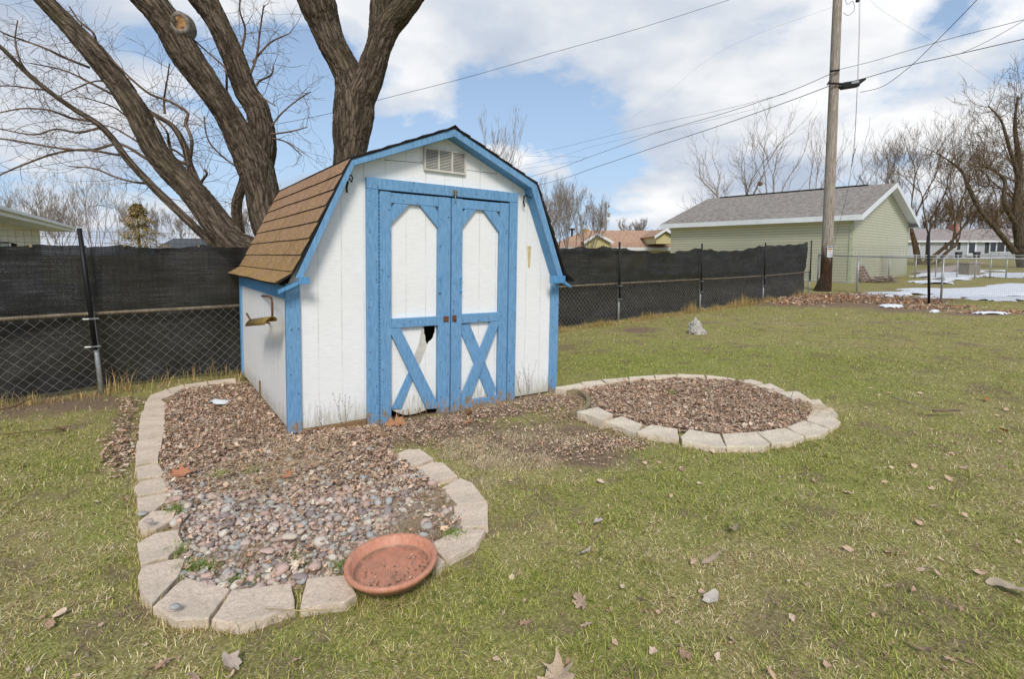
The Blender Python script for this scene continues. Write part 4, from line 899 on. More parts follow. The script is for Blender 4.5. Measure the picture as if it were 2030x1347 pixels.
# distant pole
p = D(1200, 470, 60); dp = empty('utility_pole', (p.x, 60, 1.0)); tag(dp, 'distant thin utility pole behind the orange roofed house', 'utility pole')
M['farpole'] = simple('grey_pole_wood', (.36, .33, .30), (.22, .2, .18), 4, .9, bump=0); mb = MB(); zt = D(1200, 401, 60).z-1; mb.tube([(0, 0, -.5), (0, 0, zt)], [.17, .12], 8); mb.build('shaft', M['farpole'], dp)
mb = MB(); mb.tube([(.35, 0, zt-.6), (.35, 0, zt-.3)], .1, 8); mb.tube([(.35, 0, zt-1.7), (.35, 0, zt-1.2)], .16, 8); mb.build('insulator', M['farpole'], dp)
# ================================================================ white house at left
M['wsid'] = lap('cream_siding', (.74, .71, .63), .15, .9)
A1 = D(0, 450, 13.2); B1 = D(141, 450, 22.8); A1.z = B1.z = 0; dv = (B1-A1).normalized(); ext = A1-dv*8
wh = empty('white_house', (ext.x, ext.y, 0), (0, 0, math.atan2(dv.y, dv.x))); tag(wh, 'cream house corner with white eaves above the left fence', 'house')
Lw = (B1-ext).length; zE = 2.62; ro = simple('grey_roof', (.3, .29, .28), rough=.9)
mb = MB(); mb.box(0, Lw-.9, .9, 9, -.2, zE-.1); mb.build('wall', M['wsid'], wh)
mb = MB(); mb.box(-.3, Lw, 0, .9, zE-.13, zE-.1); mb.build('soffit', M['white'], wh); mb = MB(); mb.box(-.3, Lw, -.03, 0, zE-.13, zE+.07); mb.box(-.3, Lw, -.15, -.03, zE-.02, zE+.08); mb.build('gutter', M['white'], wh, bevel=.02)
mb = MB(); mb.add([(-.3, -.03, zE+.075), (Lw, -.03, zE+.075), (Lw-3, 4.5, zE+.95), (-.3, 4.5, zE+.95), (Lw, 9, zE+.075)], [(0,1,2,3),(1,4,2)]); mb.build('roof', ro, wh)
mb = MB(); xw = Lw-8.8; mb.box(xw-1.2, xw, .86, .899, 1.2, 2.2); mb.build('window', M['glass'], wh); mb = MB(); mb.box(xw, xw+.1, .85, .899, 1.1, 2.3); mb.box(xw+1.3, xw+1.5, .6, .899, 1.65, 1.85); mb.build('window_trim', M['white'], wh)
mb = MB(); mb.box(xw+1.7, xw+2.0, .70, .898, 1.72, 1.9); mb.tube([(xw+1.85, .7, 1.8), (xw+1.85, .55, 1.75)], .09, 8); mb.build('floodlight', M['blackm'], wh)
# dark roofed shed far behind
p0, p1 = D(300, 480, 38), D(412, 480, 38)
dg = empty('outbuilding', (p0.x, 38, 0)); tag(dg, 'distant grey roof showing just above the cloth behind the leaning trunk', 'outbuilding'); ww = p1.x-p0.x
mb = MB(); mb.box(.2, ww-.2, .2, 4.8, 0, 1.5+10/F*38); mb.build('wall', M['wsid'], dg)
mb = MB(); mb.add([(0, 0, 1.9), (ww, 0, 1.9), (ww, 2.5, 2.75), (0, 2.5, 2.75), (0, 5, 1.9), (ww, 5, 1.9)], [(0,1,2,3),(3,2,5,4),(0,3,4),(1,5,2)]); mb.build('roof', simple('dark_grey_roof', (.10, .11, .12), rough=.9), dg)
# ================================================================ utility pole
def polemat():
    t = MT('pole_wood', .9, 0, .2); g = t.noise(t.vec((9, 9, .8)), 3, 8, .7, .4); z = t.xyz()[2]; b = t.noise(t.vec((5, 5, 1)), 1.2, 5, .6)
    c = t.ramp(g, [(.3, (.13, .09, .065)), (.5, (.33, .28, .235)), (.7, (.50, .46, .41))]); wet = t.ramp(t.math('ADD', t.math('MULTIPLY', z, .35), t.math('MULTIPLY', t.math('SUBTRACT', b, .5), .7)), [(.45, 1.), (.62, 0.)])
    c = t.mix(wet, c, t.ramp(g, [(.35, (.012, .008, .006)), (.62, (.10, .05, .025))])); t.color(c); t.bump(g, .8, .02); return t.m
pY = 20.2; pb_ = D(1636, 582, pY); pt_ = D(1664, -90, pY)
up = empty('utility_pole', (pb_.x, pb_.y, pb_.z)); tag(up, 'tall weathered wooden utility pole with a dark stained base and warning sign', 'utility pole')
dv = pt_-pb_; mb = MB(); n = 40; pts = [dv*(i/n) for i in range(n+1)]; pts[0] = Vector((0, 0, -.3)); mb.tube(pts, [.205-.06*i/n for i in range(n+1)], 18)
mb.build('shaft', polemat(), up, sm=True)
mb = MB()   # flared stump of dark roots / mound at the left foot
mb.add([(-.62, -.05, -.15), (-.2, -.35, -.15), (.25, -.2, -.15), (-.5, .3, -.15), (-.17, -.12, 1.0), (-.12, .08, 1.0), (-.35, -.12, .42), (-.05, -.24, .5)], [(0,1,7,6),(0,6,5,3),(6,7,4),(6,4,5),(1,2,7),(2,4,7),(3,5,2),(5,4,2)])
o = mb.build('pole_flare', simple('wet_dark_wood', (.05, .03, .018), (.012, .008, .006), 6, .9, bump=.8, bd=.02), up); o.modifiers.new('s', 'SUBSURF').levels = 2; o.modifiers['s'].render_levels = 2; smooth(o)
ps = D(1638.5, 499, pY)-pb_; sgn = link('warning_sign', None, None, up, (ps.x, ps.y-.215, ps.z)); sgn.rotation_euler = (0, 0, rad(10))
mb = MB(); mb.box(-.125, .125, -.006, .0, -.215, .215); mb.build('sign_plate', simple('sign_white', (.74, .75, .78), rough=.5, bump=0), sgn)
mb = MB(); mb.box(-.115, .115, -.008, -.0065, .155, .195); mb.build('sign_band', simple('sign_navy', (.10, .10, .20), bump=0), sgn)
ors = simple('sign_orange', (.70, .30, .03), bump=0); mb = MB(); mb.box(-.1, .1, -.008, -.0065, .075, .125); mb.add([(0, -.008, .055), (.05, -.008, .01), (0, -.008, -.035), (-.05, -.008, .01)], [(0, 1, 2, 3)]); mb.build('sign_orange_panel', ors, sgn)
tc_ = simple('sign_text_dark', (.06, .05, .05), bump=0); mb = MB(); mb.add([(0, -.0085, .04), (.006, -.0085, .012), (.002, -.0085, .01), (.004, -.0085, -.015), (-.006, -.0085, .008), (-.002, -.0085, .01)], [(0,1,2,3,4,5)])
gtx = simple('sign_text_grey', (.30, .31, .36), bump=0)
for k in range(4):
    x = -.10
    while x < .08: l = random.uniform(.02, .05); mb.box(x, min(x+l, .1), -.0078, -.0066, -.075-k*.032, -.064-k*.032); x += l+.012
mb.build('sign_lettering', gtx, sgn)
cu = bpy.data.curves.new('t', 'FONT'); cu.body = 'WARNING'; cu.size = .047; cu.align_x = 'CENTER'; cu.extrude = .0005; to = bpy.data.objects.new('t', cu); C.objects.link(to); bpy.context.view_layer.update()
me = bpy.data.meshes.new_from_object(to.evaluated_get(bpy.context.evaluated_depsgraph_get())); bpy.data.objects.remove(to); me.transform(Matrix.Translation((0, -.009, .083)) @ Matrix.Rotation(math.pi/2, 4, 'X')); link('sign_word', me, tc_, sgn)
mb = MB(); mb.box(-.03, .03, -.02, 0, .24, .275); mb.build('tag', simple('yellow_tag', (.55, .5, .12), bump=0), sgn)
# splice box, brackets, insulators
def rel(px, py, dy=0.): return D(px, py, pY+dy)-pb_
bxc = rel(1684, 168, -.1); spb = empty('splice_case', bxc+pb_, (0, rad(-9), 0)); tag(spb, 'black cable splice case hanging beside the utility pole', 'cable box')
mb = MB(); mb.box(-.33, .33, -.12, .12, -.13, .11); mb.build('body', M['blackm'], spb, bevel=.05); mb = MB(); mb.tube([(-.5, 0, -.03), (-.33, 0, -.02)], [.03, .09], 8); mb.tube([(.33, 0, .03), (.62, 0, .12)], [.09, .03], 8); mb.build('end_cap', M['blackm'], spb); mb = MB(); mb.box(.0, .28, -.13, -.121, .0, .09); mb.build('label_plate', M['galv'], spb)
mb = MB(); mb.tube([rel(1646, 141, -.25), rel(1664, 139, -.25)], .035, 6); mb.tube([rel(1643, 165, -.25), rel(1668, 166, -.25)], .035, 6); mb.tube([rel(1640, 168, -.2), rel(1646, 159, -.22)], .03, 6); mb.tube([rel(1700, 3, -.2), rel(1702, -12, -.2)], .07, 6); mb.build('cable_clamp', M['iron'], up)
# wires
def wire(pl, label, r=.012, sag=0, name='power_line', seg=8, mat=None):
    P = smoothpath([tuple(D(*q)) for q in pl], seg); mb = MB(); mb.tube([Vector(p) for p in P], r*.72, 5); o = mb.build(name, mat or M['cable']); tag(o, label, 'cable', 'overhead cables'); return o
wire([(1500, -20, 16), (1440, 1, 16), (1270, 55, 15.6), (1100, 103, 15.2), (930, 152, 15), (755, 197, 14.6), (640, 228, 14.3), (430, 268, 14), (200, 310, 13.6), (-80, 355, 13)], 'thin cable crossing the sky above the shed roof', .0085)
wire([(1648, 146, 20), (1560, 183, 22), (1430, 226, 25), (1300, 264, 29), (1180, 307, 34), (1045, 352, 40), (800, 410, 55), (400, 452, 90), (-300, 470, 200)], 'upper of the two dark cables running left from the utility pole', .016)
wire([(1645, 170, 20), (1560, 202, 22), (1430, 248, 25), (1300, 291, 29), (1180, 332, 34), (1064, 368, 40), (800, 428, 55), (400, 462, 90), (-300, 474, 200)], 'lower of the two dark cables running left from the utility pole', .020)
wire([(1560, 185, 24), (1430, 218, 26), (1300, 246, 30), (1180, 276, 35), (1049, 305, 42), (700, 370, 60), (-300, 460, 200)], 'thin cable just above the two dark ones left of the pole', .010)
wire([(1500, 215, 26), (1400, 240, 28), (1300, 262, 31), (1180, 289, 35), (1025, 331, 42), (700, 395, 60)], 'faint cable branching between the dark ones left of the pole', .008)
wire([(1655, 12, 20), (1500, 68, 24), (1400, 120, 28), (1300, 200, 34), (1200, 260, 42), (1040, 320, 60)], 'faint high cable left of the pole top', .0035)
wire([(1662, 138, 20), (1708, 127, 19.5), (1745, 117, 19), (1808, 98, 18.2), (1900, 72, 17), (2040, 36, 15.6), (2200, -10, 14)], 'upper cable running right from the utility pole', .012)
wire([(1662, 168, 20), (1717, 154, 19.4), (1800, 130, 18.2), (1900, 107, 17), (2040, 75, 15.6), (2200, 40, 14)], 'lower thick cable running right from the splice case', .017)
wire([(1705, 183, 20), (1750, 171, 19.4), (1800, 135, 18.6), (1850, 88, 17.6), (1936, 0, 16), (1990, -60, 15)], 'steep dark cable rising to the top right of the sky', .014)
wire([(1902, 107, 17), (1960, 80, 16.2), (2040, 34, 15.2), (2150, -40, 14)], 'short branch cable joining the lower thick cable at the far right', .010)
wire([(1703, -20, 20), (1703, 60, 20), (1700, 150, 20), (1695, 260, 20), (1688, 330, 20), (1678, 390, 20), (1662, 450, 20), (1650, 505, 20), (1646, 566, 20)], 'thin down wire curving beside the utility pole', .009)
wire([(1706, -20, 20), (1702, 150, 20), (1699, 200, 20), (1694, 300, 20)], 'second thin wire hanging by the down wire', .005)
wire([(1715, -10, 20), (1760, 28, 21), (1870, 95, 24), (2000, 180, 29), (2150, 270, 36)], 'faint thin cable sloping down to the right', .004)
wire([(1672, 25, 19.9), (1682, 30, 19.9), (1694, 18, 19.9), (1690, 2, 19.9), (1680, 8, 19.9), (1676, -8, 19.9), (1700, -14, 19.9)], 'looped drop wire beside the top of the pole', .011)
wire([(1688, 330, 20), (1692, 308, 20), (1696, 295, 20)], 'thick sleeve on the thin down wire', .022)
# ================================================================ trees
def limb(name, pts, widths, parent, mat, seed=0, around=56, step=.03, ridge=.025, org=Vector((0, 0, 0)), closed=True):
    """pts: (px,py,Y); widths in px; makes a displaced bark tube"""
    P3 = [np.array(D(*p)) for p in pts]; R3 = [w_*(.435 if around > 50 else .5)/F*p[2] for w_, p in zip(widths, pts)]
    if name == 'trunk':      # the stems go on rising above the picture and break into a crown
        dq = P3[-1]-P3[-2]; dq = dq/np.linalg.norm(dq); q_ = P3[-1]
        for k_, (ln_, fr_) in enumerate(((1.3, .82), (1.3, .8), (1.2, .72), (1.0, .6))):
            dq = dq+np.array([.0, .05, .22]); dq = dq/np.linalg.norm(dq); q_ = q_+dq*ln_; P3.append(q_); R3.append(R3[-1]*fr_)
        rc_ = np.random.default_rng(seed+900); cs_ = []
        for k_ in range(-4, 0):
            for m_ in range(3): grow(cs_, P3[k_]-np.array(org), dq*.7+rc_.normal(0, .6, 3), rc_.uniform(1.0, 1.9), R3[k_]*.35, 4, rc_, up=.1, spread=.5, nseg=5, kids=(1, 2), wig=.16, rmin=.004)
        V_, F_ = segtubes(np.array(cs_), 4); npmesh('twigs', V_, F_, M['twig'], parent)['kind'] = 'stuff'
    P4 = smoothpath([np.append(p, r) for p, r in zip(P3, R3)], 12)
    # even resampling
    dl = np.linalg.norm(np.diff(P4[:, :3], axis=0), axis=1); cl = np.concatenate([[0], np.cumsum(dl)]); n = max(4, int(cl[-1]/step)); t = np.linspace(0, cl[-1], n)
    Q = np.stack([np.interp(t, cl, P4[:, i]) for i in range(4)], 1); P = Q[:, :3]; R = Q[:, 3]
    T = np.gradient(P, axis=0); T /= np.linalg.norm(T, axis=1, keepdims=True); a_ = np.cross(T, [0, 1., 0]); a_ /= np.linalg.norm(a_, axis=1, keepdims=True); b_ = np.cross(T, a_)
    th = np.linspace(0, 2*math.pi, around, endpoint=False); c_, s_ = np.cos(th)[None, :], np.sin(th)[None, :]; l = t[:, None]
    rr = R[:, None]
    u, v, w_ = c_*rr, s_*rr, l*np.ones_like(c_)
    big = (fbm(u*3+seed, v*3, w_*1.5, 3, seed)-.5)*.22
    r1 = np.abs(fbm(u*17+seed*3, v*17, w_*2.4, 3, seed+5)-.5)*2; r2 = np.abs(fbm(u*38+seed, v*38, w_*6.5, 3, seed+9)-.5)*2; r3 = fbm(u*60, v*60, w_*20, 2, seed+2)-.5
    k = np.minimum(1, rr/.12)
    disp = rr*big*.6 + ridge*k*(np.minimum(r1, .28)*3.0-.5)*.45 + ridge*.8*k*(np.minimum(r2, .3)*2.4-.4) + r3*.012*k
    rad_ = rr+disp
    V = P[:, None, :]+a_[:, None, :]*(c_*rad_)[..., None]+b_[:, None, :]*(s_*rad_)[..., None]
    bk = np.stack([u, v, w_], -1).reshape(-1, 3)+seed
    ix = np.arange(n*around).reshape(n, around); nx2 = np.roll(ix, -1, 1)
    Fq = np.stack([ix[:-1], nx2[:-1], nx2[1:], ix[1:]], -1).reshape(-1, 4)
    V = V.reshape(-1, 3)-np.array(org)
    return npmesh(name, V, Fq, mat, parent, attrs={'bark': bk}, sm=True)
def grow(segs, p, d, length, r, depth, rnd, up=.15, spread=.6, nseg=5, kids=(2, 4), wig=.22, taper=.35, rmin=.0025, droop=0., kd=None):
    """recursive twig growth"""
    p = np.array(p, float); d = np.array(d, float); d /= np.linalg.norm(d); sl = length/nseg; r0 = r; pts = [(p.copy(), d.copy(), r)]
    for i in range(nseg):
        d = d+rnd.normal(0, wig, 3)*np.array([1, 1, .8]); d[2] += up-droop*(i/nseg); d /= np.linalg.norm(d)
        q = p+d*sl; r1 = max(rmin, r0*(1-(1-taper)*(i+1)/nseg)); segs.append((*p, *q, r, r1)); p = q; r = r1; pts.append((p.copy(), d.copy(), r))
    if depth <= 0: return
    nk = rnd.integers(kids[0], kids[1]+1)
    for k in range(nk):
        i = int(rnd.integers(max(1, nseg//3), nseg+1)); bp_, bd, br_ = pts[i]
        ax = rnd.normal(0, 1, 3); ax -= bd*ax.dot(bd); ax /= np.linalg.norm(ax)+1e-9
        nd_ = bd*math.cos(spread)+ax*math.sin(spread)*rnd.uniform(.7, 1.3)
        grow(segs, bp_, nd_, length*rnd.uniform(.5, .8), max(rmin, br_*rnd.uniform(.5, .75)), depth-1, rnd, up, spread, nseg, kids, wig, taper, rmin, droop)
    grow(segs, pts[-1][0], pts[-1][1], length*.7, pts[-1][2], depth-1, rnd, up, spread, nseg, kids, wig, taper, rmin, droop)
# --- big silver maple behind the fence
bt = D(610, 740, 9.3); org = Vector((bt.x, bt.y, 0))
big = empty('maple_tree', org); tag(big, 'huge multi trunk bare maple tree rising behind the shed and fence', 'tree')
limb('trunk', [(640, 790, 9.0), (560, 560, 8.9), (500, 505, 8.8), (457, 478, 8.7), (392, 392, 8.7), (318, 312, 8.6), (272, 224, 8.5), (232, 163, 8.5), (189, 108, 8.4), (132, 46, 8.4), (84, -5, 8.3), (40, -60, 8.2)], [110, 84, 74, 66, 54, 50, 47, 45, 44, 37, 34, 32], big, M['bark'], 3, 96, .02, .022, org)
limb('trunk', [(650, 790, 9.4), (585, 560, 9.3), (532, 440, 9.3), (520, 380, 9.3), (505, 330, 9.3), (484, 288, 9.2), (457, 238, 9.1), (418, 178, 9.0), (370, 111, 8.9), (334, 48, 8.8), (295, 0, 8.7), (240, -60, 8.6)], [120, 90, 72, 70, 76, 66, 54, 55, 62, 60, 60, 60], big, M['bark'], 11, 110, .02, .026, org)
limb('trunk', [(508, 350, 9.45), (521, 290, 9.45), (512, 223, 9.45), (487, 180, 9.45), (462, 111, 9.4), (428, 37, 9.35), (400, -8, 9.3), (370, -60, 9.2)], [60, 56, 50, 48, 46, 46, 58, 60], big, M['bark'], 23, 96, .02, .022, org)
limb('trunk', [(680, 790, 10), (690, 500, 9.9), (694, 325, 9.9), (697, 270, 9.9), (702, 215, 9.9), (690, 150, 9.9), (660, 90, 9.8), (645, 50, 9.8), (628, 0, 9.7), (600, -70, 9.6)], [110, 90, 70, 78, 86, 62, 58, 64, 78, 76], big, M['bark'], 31, 110, .02, .026, org)
limb('trunk', [(700, 250, 9.85), (712, 200, 9.85), (733, 150, 9.8), (752, 90, 9.75), (772, 50, 9.7), (800, 15, 9.6), (850, -60, 9.5)], [50, 66, 62, 54, 52, 50, 46], big, M['bark'], 41, 96, .02, .022, org)
limb('trunk', [(745, 100, 9.8), (752, 50, 9.9), (757, 0, 9.9), (768, -60, 10)], [40, 44, 46, 44], big, M['bark'], 47, 56, .025, .02, org)
limb('limb', [(560, 600, 8.7), (470, 520, 8.7), (420, 482, 8.7), (353, 419, 8.7), (297, 364, 8.7), (252, 315, 8.6), (223, 275, 8.6), (193, 245, 8.5), (148, 217, 8.4), (93, 178, 8.3), (45, 137, 8.2), (0, 92, 8.1), (-70, 40, 8)], [26, 20, 16, 15, 14, 13, 12, 11, 9.5, 8.5, 8, 7, 6], big, M['bark'], 51, 20, .04, .008, org)
limb('limb', [(560, 620, 9.6), (480, 480, 9.6), (474, 457, 9.6), (469, 408, 9.6), (483, 355, 9.6), (472, 327, 9.5), (468, 290, 9.4)], [30, 24, 20, 19, 16, 13, 8], big, M['bark'], 57, 24, .04, .01, org)
limb('limb', [(397, 378, 8.75), (393, 368, 8.8), (376, 327, 8.9), (366, 290, 8.9), (341, 249, 8.9), (293, 219, 8.9), (260, 178, 8.8), (230, 130, 8.8)], [16, 15, 13, 12, 10, 8, 6, 4], big, M['bark'], 61, 18, .04, .007, org)
SB = [([(376, 325), (380, 278), (368, 245), (371, 223), (334, 200), (297, 186), (260, 156), (223, 119)], 7), ([(291, 315), (238, 286), (186, 297), (141, 297), (93, 290), (0, 275), (-60, 280)], 6), ([(238, 308), (167, 297), (111, 304), (56, 323), (0, 347), (-60, 380)], 5),
 ([(200, 252), (156, 263), (111, 256), (67, 267), (0, 256)], 5), ([(186, 241), (141, 234), (100, 219), (48, 215), (0, 223)], 5), ([(178, 134), (130, 115), (93, 97), (48, 80), (11, 67), (-40, 40)], 5), ([(226, 189), (178, 163), (148, 148), (119, 137), (60, 125)], 4.5),
 ([(371, 327), (345, 312), (335, 280), (330, 260), (300, 222)], 6), ([(290, 364), (260, 360), (223, 349), (186, 334), (137, 330)], 5), ([(327, 225), (325, 200), (330, 167), (336, 126)], 4.5), ([(449, 190), (449, 148), (442, 130), (408, 100), (375, 70)], 5), ([(497, 145), (509, 111), (516, 56), (523, 10)], 5),
 ([(478, 105), (486, 59), (475, 19), (480, -20)], 5), ([(500, 124), (535, 85), (572, 67)], 4.5), ([(508, 170), (515, 160), (538, 148), (542, 130)], 5), ([(511, 186), (530, 200), (546, 210)], 4), ([(530, 262), (557, 226), (590, 198), (616, 182)], 4), ([(533, 267), (579, 260), (609, 252)], 4), ([(535, 273), (568, 282), (598, 308)], 4), ([(193, 105), (186, 67), (160, 45), (137, 12)], 5),
 ([(393, 380), (400, 360), (410, 345), (405, 335)], 7), ([(250, 180), (200, 160), (150, 175), (100, 200)], 3.5), ([(271, 250), (230, 215), (190, 200), (150, 190)], 3.5), ([(375, 320), (350, 300), (335, 290), (332, 262)], 5), ([(60, 150), (40, 120), (30, 80), (35, 40)], 4), ([(100, 180), (60, 175), (20, 170), (-30, 172)], 4), ([(474, 330), (460, 300), (450, 280), (455, 250)], 4), ([(300, 300), (255, 270), (215, 250), (160, 245)], 4), ([(480, 340), (430, 300), (410, 270), (405, 230)], 4)]
tw = []; rnd = np.random.default_rng(5); main = []
for pl, w_ in SB:
    y0 = 9.0 if pl[0][0] < 420 else 9.4; P = smoothpath([tuple(D(x, y, y0+rnd.normal(0, .12)*(i > 0)-.08*i)) for i, (x, y) in enumerate(pl)], 5); n = len(P)
    for i in range(n-1):
        f0, f1 = 1-.55*i/n, 1-.55*(i+1)/n; r_ = w_*.5/F*9; main.append((*P[i], *P[i+1], r_*f0, r_*f1))
    for i in range(2, n, 2):
        t = P[min(i+1, n-1)]-P[i-1]; ax = rnd.normal(0, 1, 3); nd_ = t/np.linalg.norm(t)*.6+ax*.5*np.array([1, 1, 1])
        grow(tw, P[i], nd_, rnd.uniform(.3, .62), .006, 2, rnd, up=.03, spread=.6, nseg=5, kids=(1, 2), wig=.25, rmin=.0022, droop=.05)
for pl in ([(420, 482), (353, 419), (297, 364), (252, 315), (223, 275), (193, 245), (148, 217), (93, 178), (45, 137), (0, 92)], [(318, 312), (272, 224), (232, 163), (189, 108), (132, 46)], [(393, 368), (376, 327), (366, 290), (341, 249), (293, 219), (260, 178)], [(470, 430), (469, 408), (483, 355), (472, 327)]):
    P = smoothpath([tuple(D(x, y, 8.9)) for x, y in pl], 4)
    for i in range(0, len(P), 2):
        nd_ = rnd.normal(0, 1, 3); nd_[0] -= .5; grow(tw, P[i], nd_, rnd.uniform(.3, .6), .007, 2, rnd, up=.02, spread=.6, nseg=5, kids=(1, 2), wig=.25, rmin=.0022, droop=.05)
V, Fq = segtubes(np.array(main)-np.array([*org, *org, 0, 0]), 6); npmesh('branches', V, Fq, M['twig'], big, sm=True)['kind'] = 'stuff'
V, Fq = segtubes(np.array(tw)-np.array([*org, *org, 0, 0]), 3); o = npmesh('twigs', V, Fq, M['twig'], big); o['kind'] = 'stuff'
# sawn limb scar
k0 = D(355, 42, 8.66); mb = MB(); kd_ = Vector((.35, -.9, .15)).normalized(); kk = Vector(k0)-org
M4 = kd_.to_track_quat('Z', 'Y').to_matrix()
for ring, (rx, ry, zz_) in enumerate(((.175, .21, -.12), (.175, .205, .0), (.16, .19, .035), (.125, .15, .04), (.115, .14, .01))): pass
rings = [(.21, .27, -.22), (.15, .19, -.04), (.125, .155, -.012), (.098, .125, -.016), (.085, .11, -.04)]; vs = []; na = 28
for (rx, ry, zz_) in rings:
    for j in range(na):
        q = 2*math.pi*j/na; e = 1+.07*mnoise.noise(Vector((math.cos(q)*2, math.sin(q)*2, zz_*9))); vs.append(kk+M4 @ Vector((math.cos(q)*rx*e, math.sin(q)*ry*e, zz_)))
fsx = [(i*na+j, i*na+(j+1) % na, (i+1)*na+(j+1) % na, (i+1)*na+j) for i in range(len(rings)-1) for j in range(na)]
mb.add(vs, fsx); o = mb.build('limb_scar', M['callus'], big, sm=True)
mb = MB(); vs = [kk+M4 @ Vector((0, 0, -.05))]+[kk+M4 @ Vector((math.cos(2*math.pi*j/na)*.09, math.sin(2*math.pi*j/na)*.116, -.034)) for j in range(na)]; mb.add(vs, [(0, 1+j, 1+(j+1) % na) for j in range(na)]); mb.build('sawn_face', M['knot'], o)
# --- generic bare trees
def tree(px, base_py, Y, top_py, spread_px, label, seed, stems=1, mat='twig_grey', trunk_px=9, depth=4, lean=0, up=.10, sprd=.5, kids=(2, 3), fork=.3, grp=None, name='bare_tree', cat='tree', wig=.13, rmin=None, x_off=0, n0=None):
    rnd = np.random.default_rng(seed); gx = (px-CX)/F*Y; g = float(gz(gx, Y)); zt = D(px, top_py, Y).z; Ht = zt-g; rmin = rmin or Y*.00020
    o = empty(name, (gx, Y, g)); tag(o, label, cat, grp); R = trunk_px*.5/F*Y; segs = []; tr = []
    for s in range(stems):
        p = np.array([rnd.normal(0, .12)*(stems > 1), rnd.normal(0, .1)*(stems > 1), -.2]); ang = rnd.uniform(0, 6.28) if stems == 1 else 6.28*s/stems+rnd.uniform(-.4, .4); tilt = (.05 if stems == 1 else .30)
        d = np.array([math.cos(ang)*tilt*spread_px/60+lean, math.sin(ang)*tilt*.6, 1.]); d /= np.linalg.norm(d); hgt = Ht*fork; ns = 6; r = R*(1 if stems == 1 else .7)
        for i in range(ns):
            d = d+rnd.normal(0, .05, 3); d /= np.linalg.norm(d); q = p+d*hgt/ns; r1 = r*.94; tr.append((*p, *q, r, r1)); p, r = q, r1
        nk = n0 or (3 if stems == 1 else 2); W = spread_px/F*Y/2
        for k in range(nk):
            an = 6.28*k/nk+rnd.uniform(-.5, .5)+ang; sx = W/Ht*1.25
            nd_ = np.array([math.cos(an)*sx, math.sin(an)*sx*.8, 1.])+d*.5
            grow(segs, p, nd_, Ht*(1-fork)*.42*rnd.uniform(.85, 1.1), r*.72, depth, rnd, up=up, spread=sprd, nseg=5, kids=kids, wig=wig, taper=.5, rmin=rmin)
    V, Fq = segtubes(tr, 8); npmesh('trunk', V, Fq, M[mat], o, sm=True)
    S = np.array(segs); 
    zmax = max(np.percentile(S[:, 5], 98), .1); cx_ = np.mean([t_[3] for t_ in tr[ns-1::ns]]); cy_ = np.mean([t_[4] for t_ in tr[ns-1::ns]])
    W = spread_px/F*Y/2; fx_ = min(2.2, max(.5, W/np.percentile(np.abs(S[:, 3]-cx_), 96)))
    if stems == 1: S[:, [0, 3]] = cx_+(S[:, [0, 3]]-cx_)*fx_; S[:, [1, 4]] = cy_+(S[:, [1, 4]]-cy_)*min(fx_, 1.3)
    S[:, [2, 5]] = np.where(S[:, [2, 5]] > Ht*fork, Ht*fork+(S[:, [2, 5]]-Ht*fork)*(Ht*(1-fork))/(zmax-Ht*fork), S[:, [2, 5]])
    V, Fq = segtubes(S, 3); c = npmesh('crown', V, Fq, M[mat], o); return o
tree(1447, 450, 42, 232, 170, 'bare tree with long spreading limbs behind the left half of the green garage', 101, mat='twig_grey', trunk_px=11, fork=.28, depth=4, kids=(1, 3))
tree(1512, 450, 40, 208, 170, 'tallest bare tree behind the garage, with a round twig nest', 102, trunk_px=10, fork=.30, depth=4, kids=(1, 3))
p = D(1507, 364, 39.8); bm = bmesh.new(); bmesh.ops.create_icosphere(bm, subdivisions=3, radius=.18)
for v in bm.verts: v.co *= 1+.35*mnoise.noise(v.co*14)
me = bpy.data.meshes.new('nest'); bm.to_mesh(me); bm.free(); o = link('twig_nest', me, M['twig_tan'], None, p); tag(o, 'round twig nest in the tallest tree behind the garage', 'nest')
tree(1606, 450, 44, 240, 90, 'slim bare tree just left of the utility pole', 103, trunk_px=8, fork=.35, depth=4, kids=(1, 2))
tree(1662, 450, 40, 262, 140, 'bare tree behind the garage showing right of the utility pole', 104, trunk_px=8, fork=.2, depth=4, kids=(1, 2))
tree(1400, 450, 50, 345, 90, 'small bare tree at the left end of the garage roof', 105, trunk_px=5, fork=.3, depth=4, kids=(2, 2))
tree(1822, 528, 46, 250, 190, 'broad bare tree with several stems right of the garage', 106, stems=3, mat='twig_tan', trunk_px=13, fork=.28, depth=5, kids=(2, 3), rmin=.0065)
tree(1842, 528, 47, 262, 150, 'second bare tree with a rising right limb beside the garage', 107, stems=2, lean=.22, mat='twig_tan', trunk_px=11, fork=.25, depth=5, kids=(2, 2), rmin=.008)
tree(1930, 520, 92, 285, 170, 'brown brushy bare tree behind the ranch house', 108, stems=2, mat='twig_tan', trunk_px=12, fork=.3, depth=5, kids=(2, 2), rmin=.012)
rt = tree(2040, 530, 40, 175, 230, 'large dark gnarled bare tree at the right edge', 109, stems=1, mat='twig_tan', trunk_px=14, fork=.22, depth=5, kids=(2, 3), up=.03, sprd=.65, wig=.2, rmin=.010, n0=5)
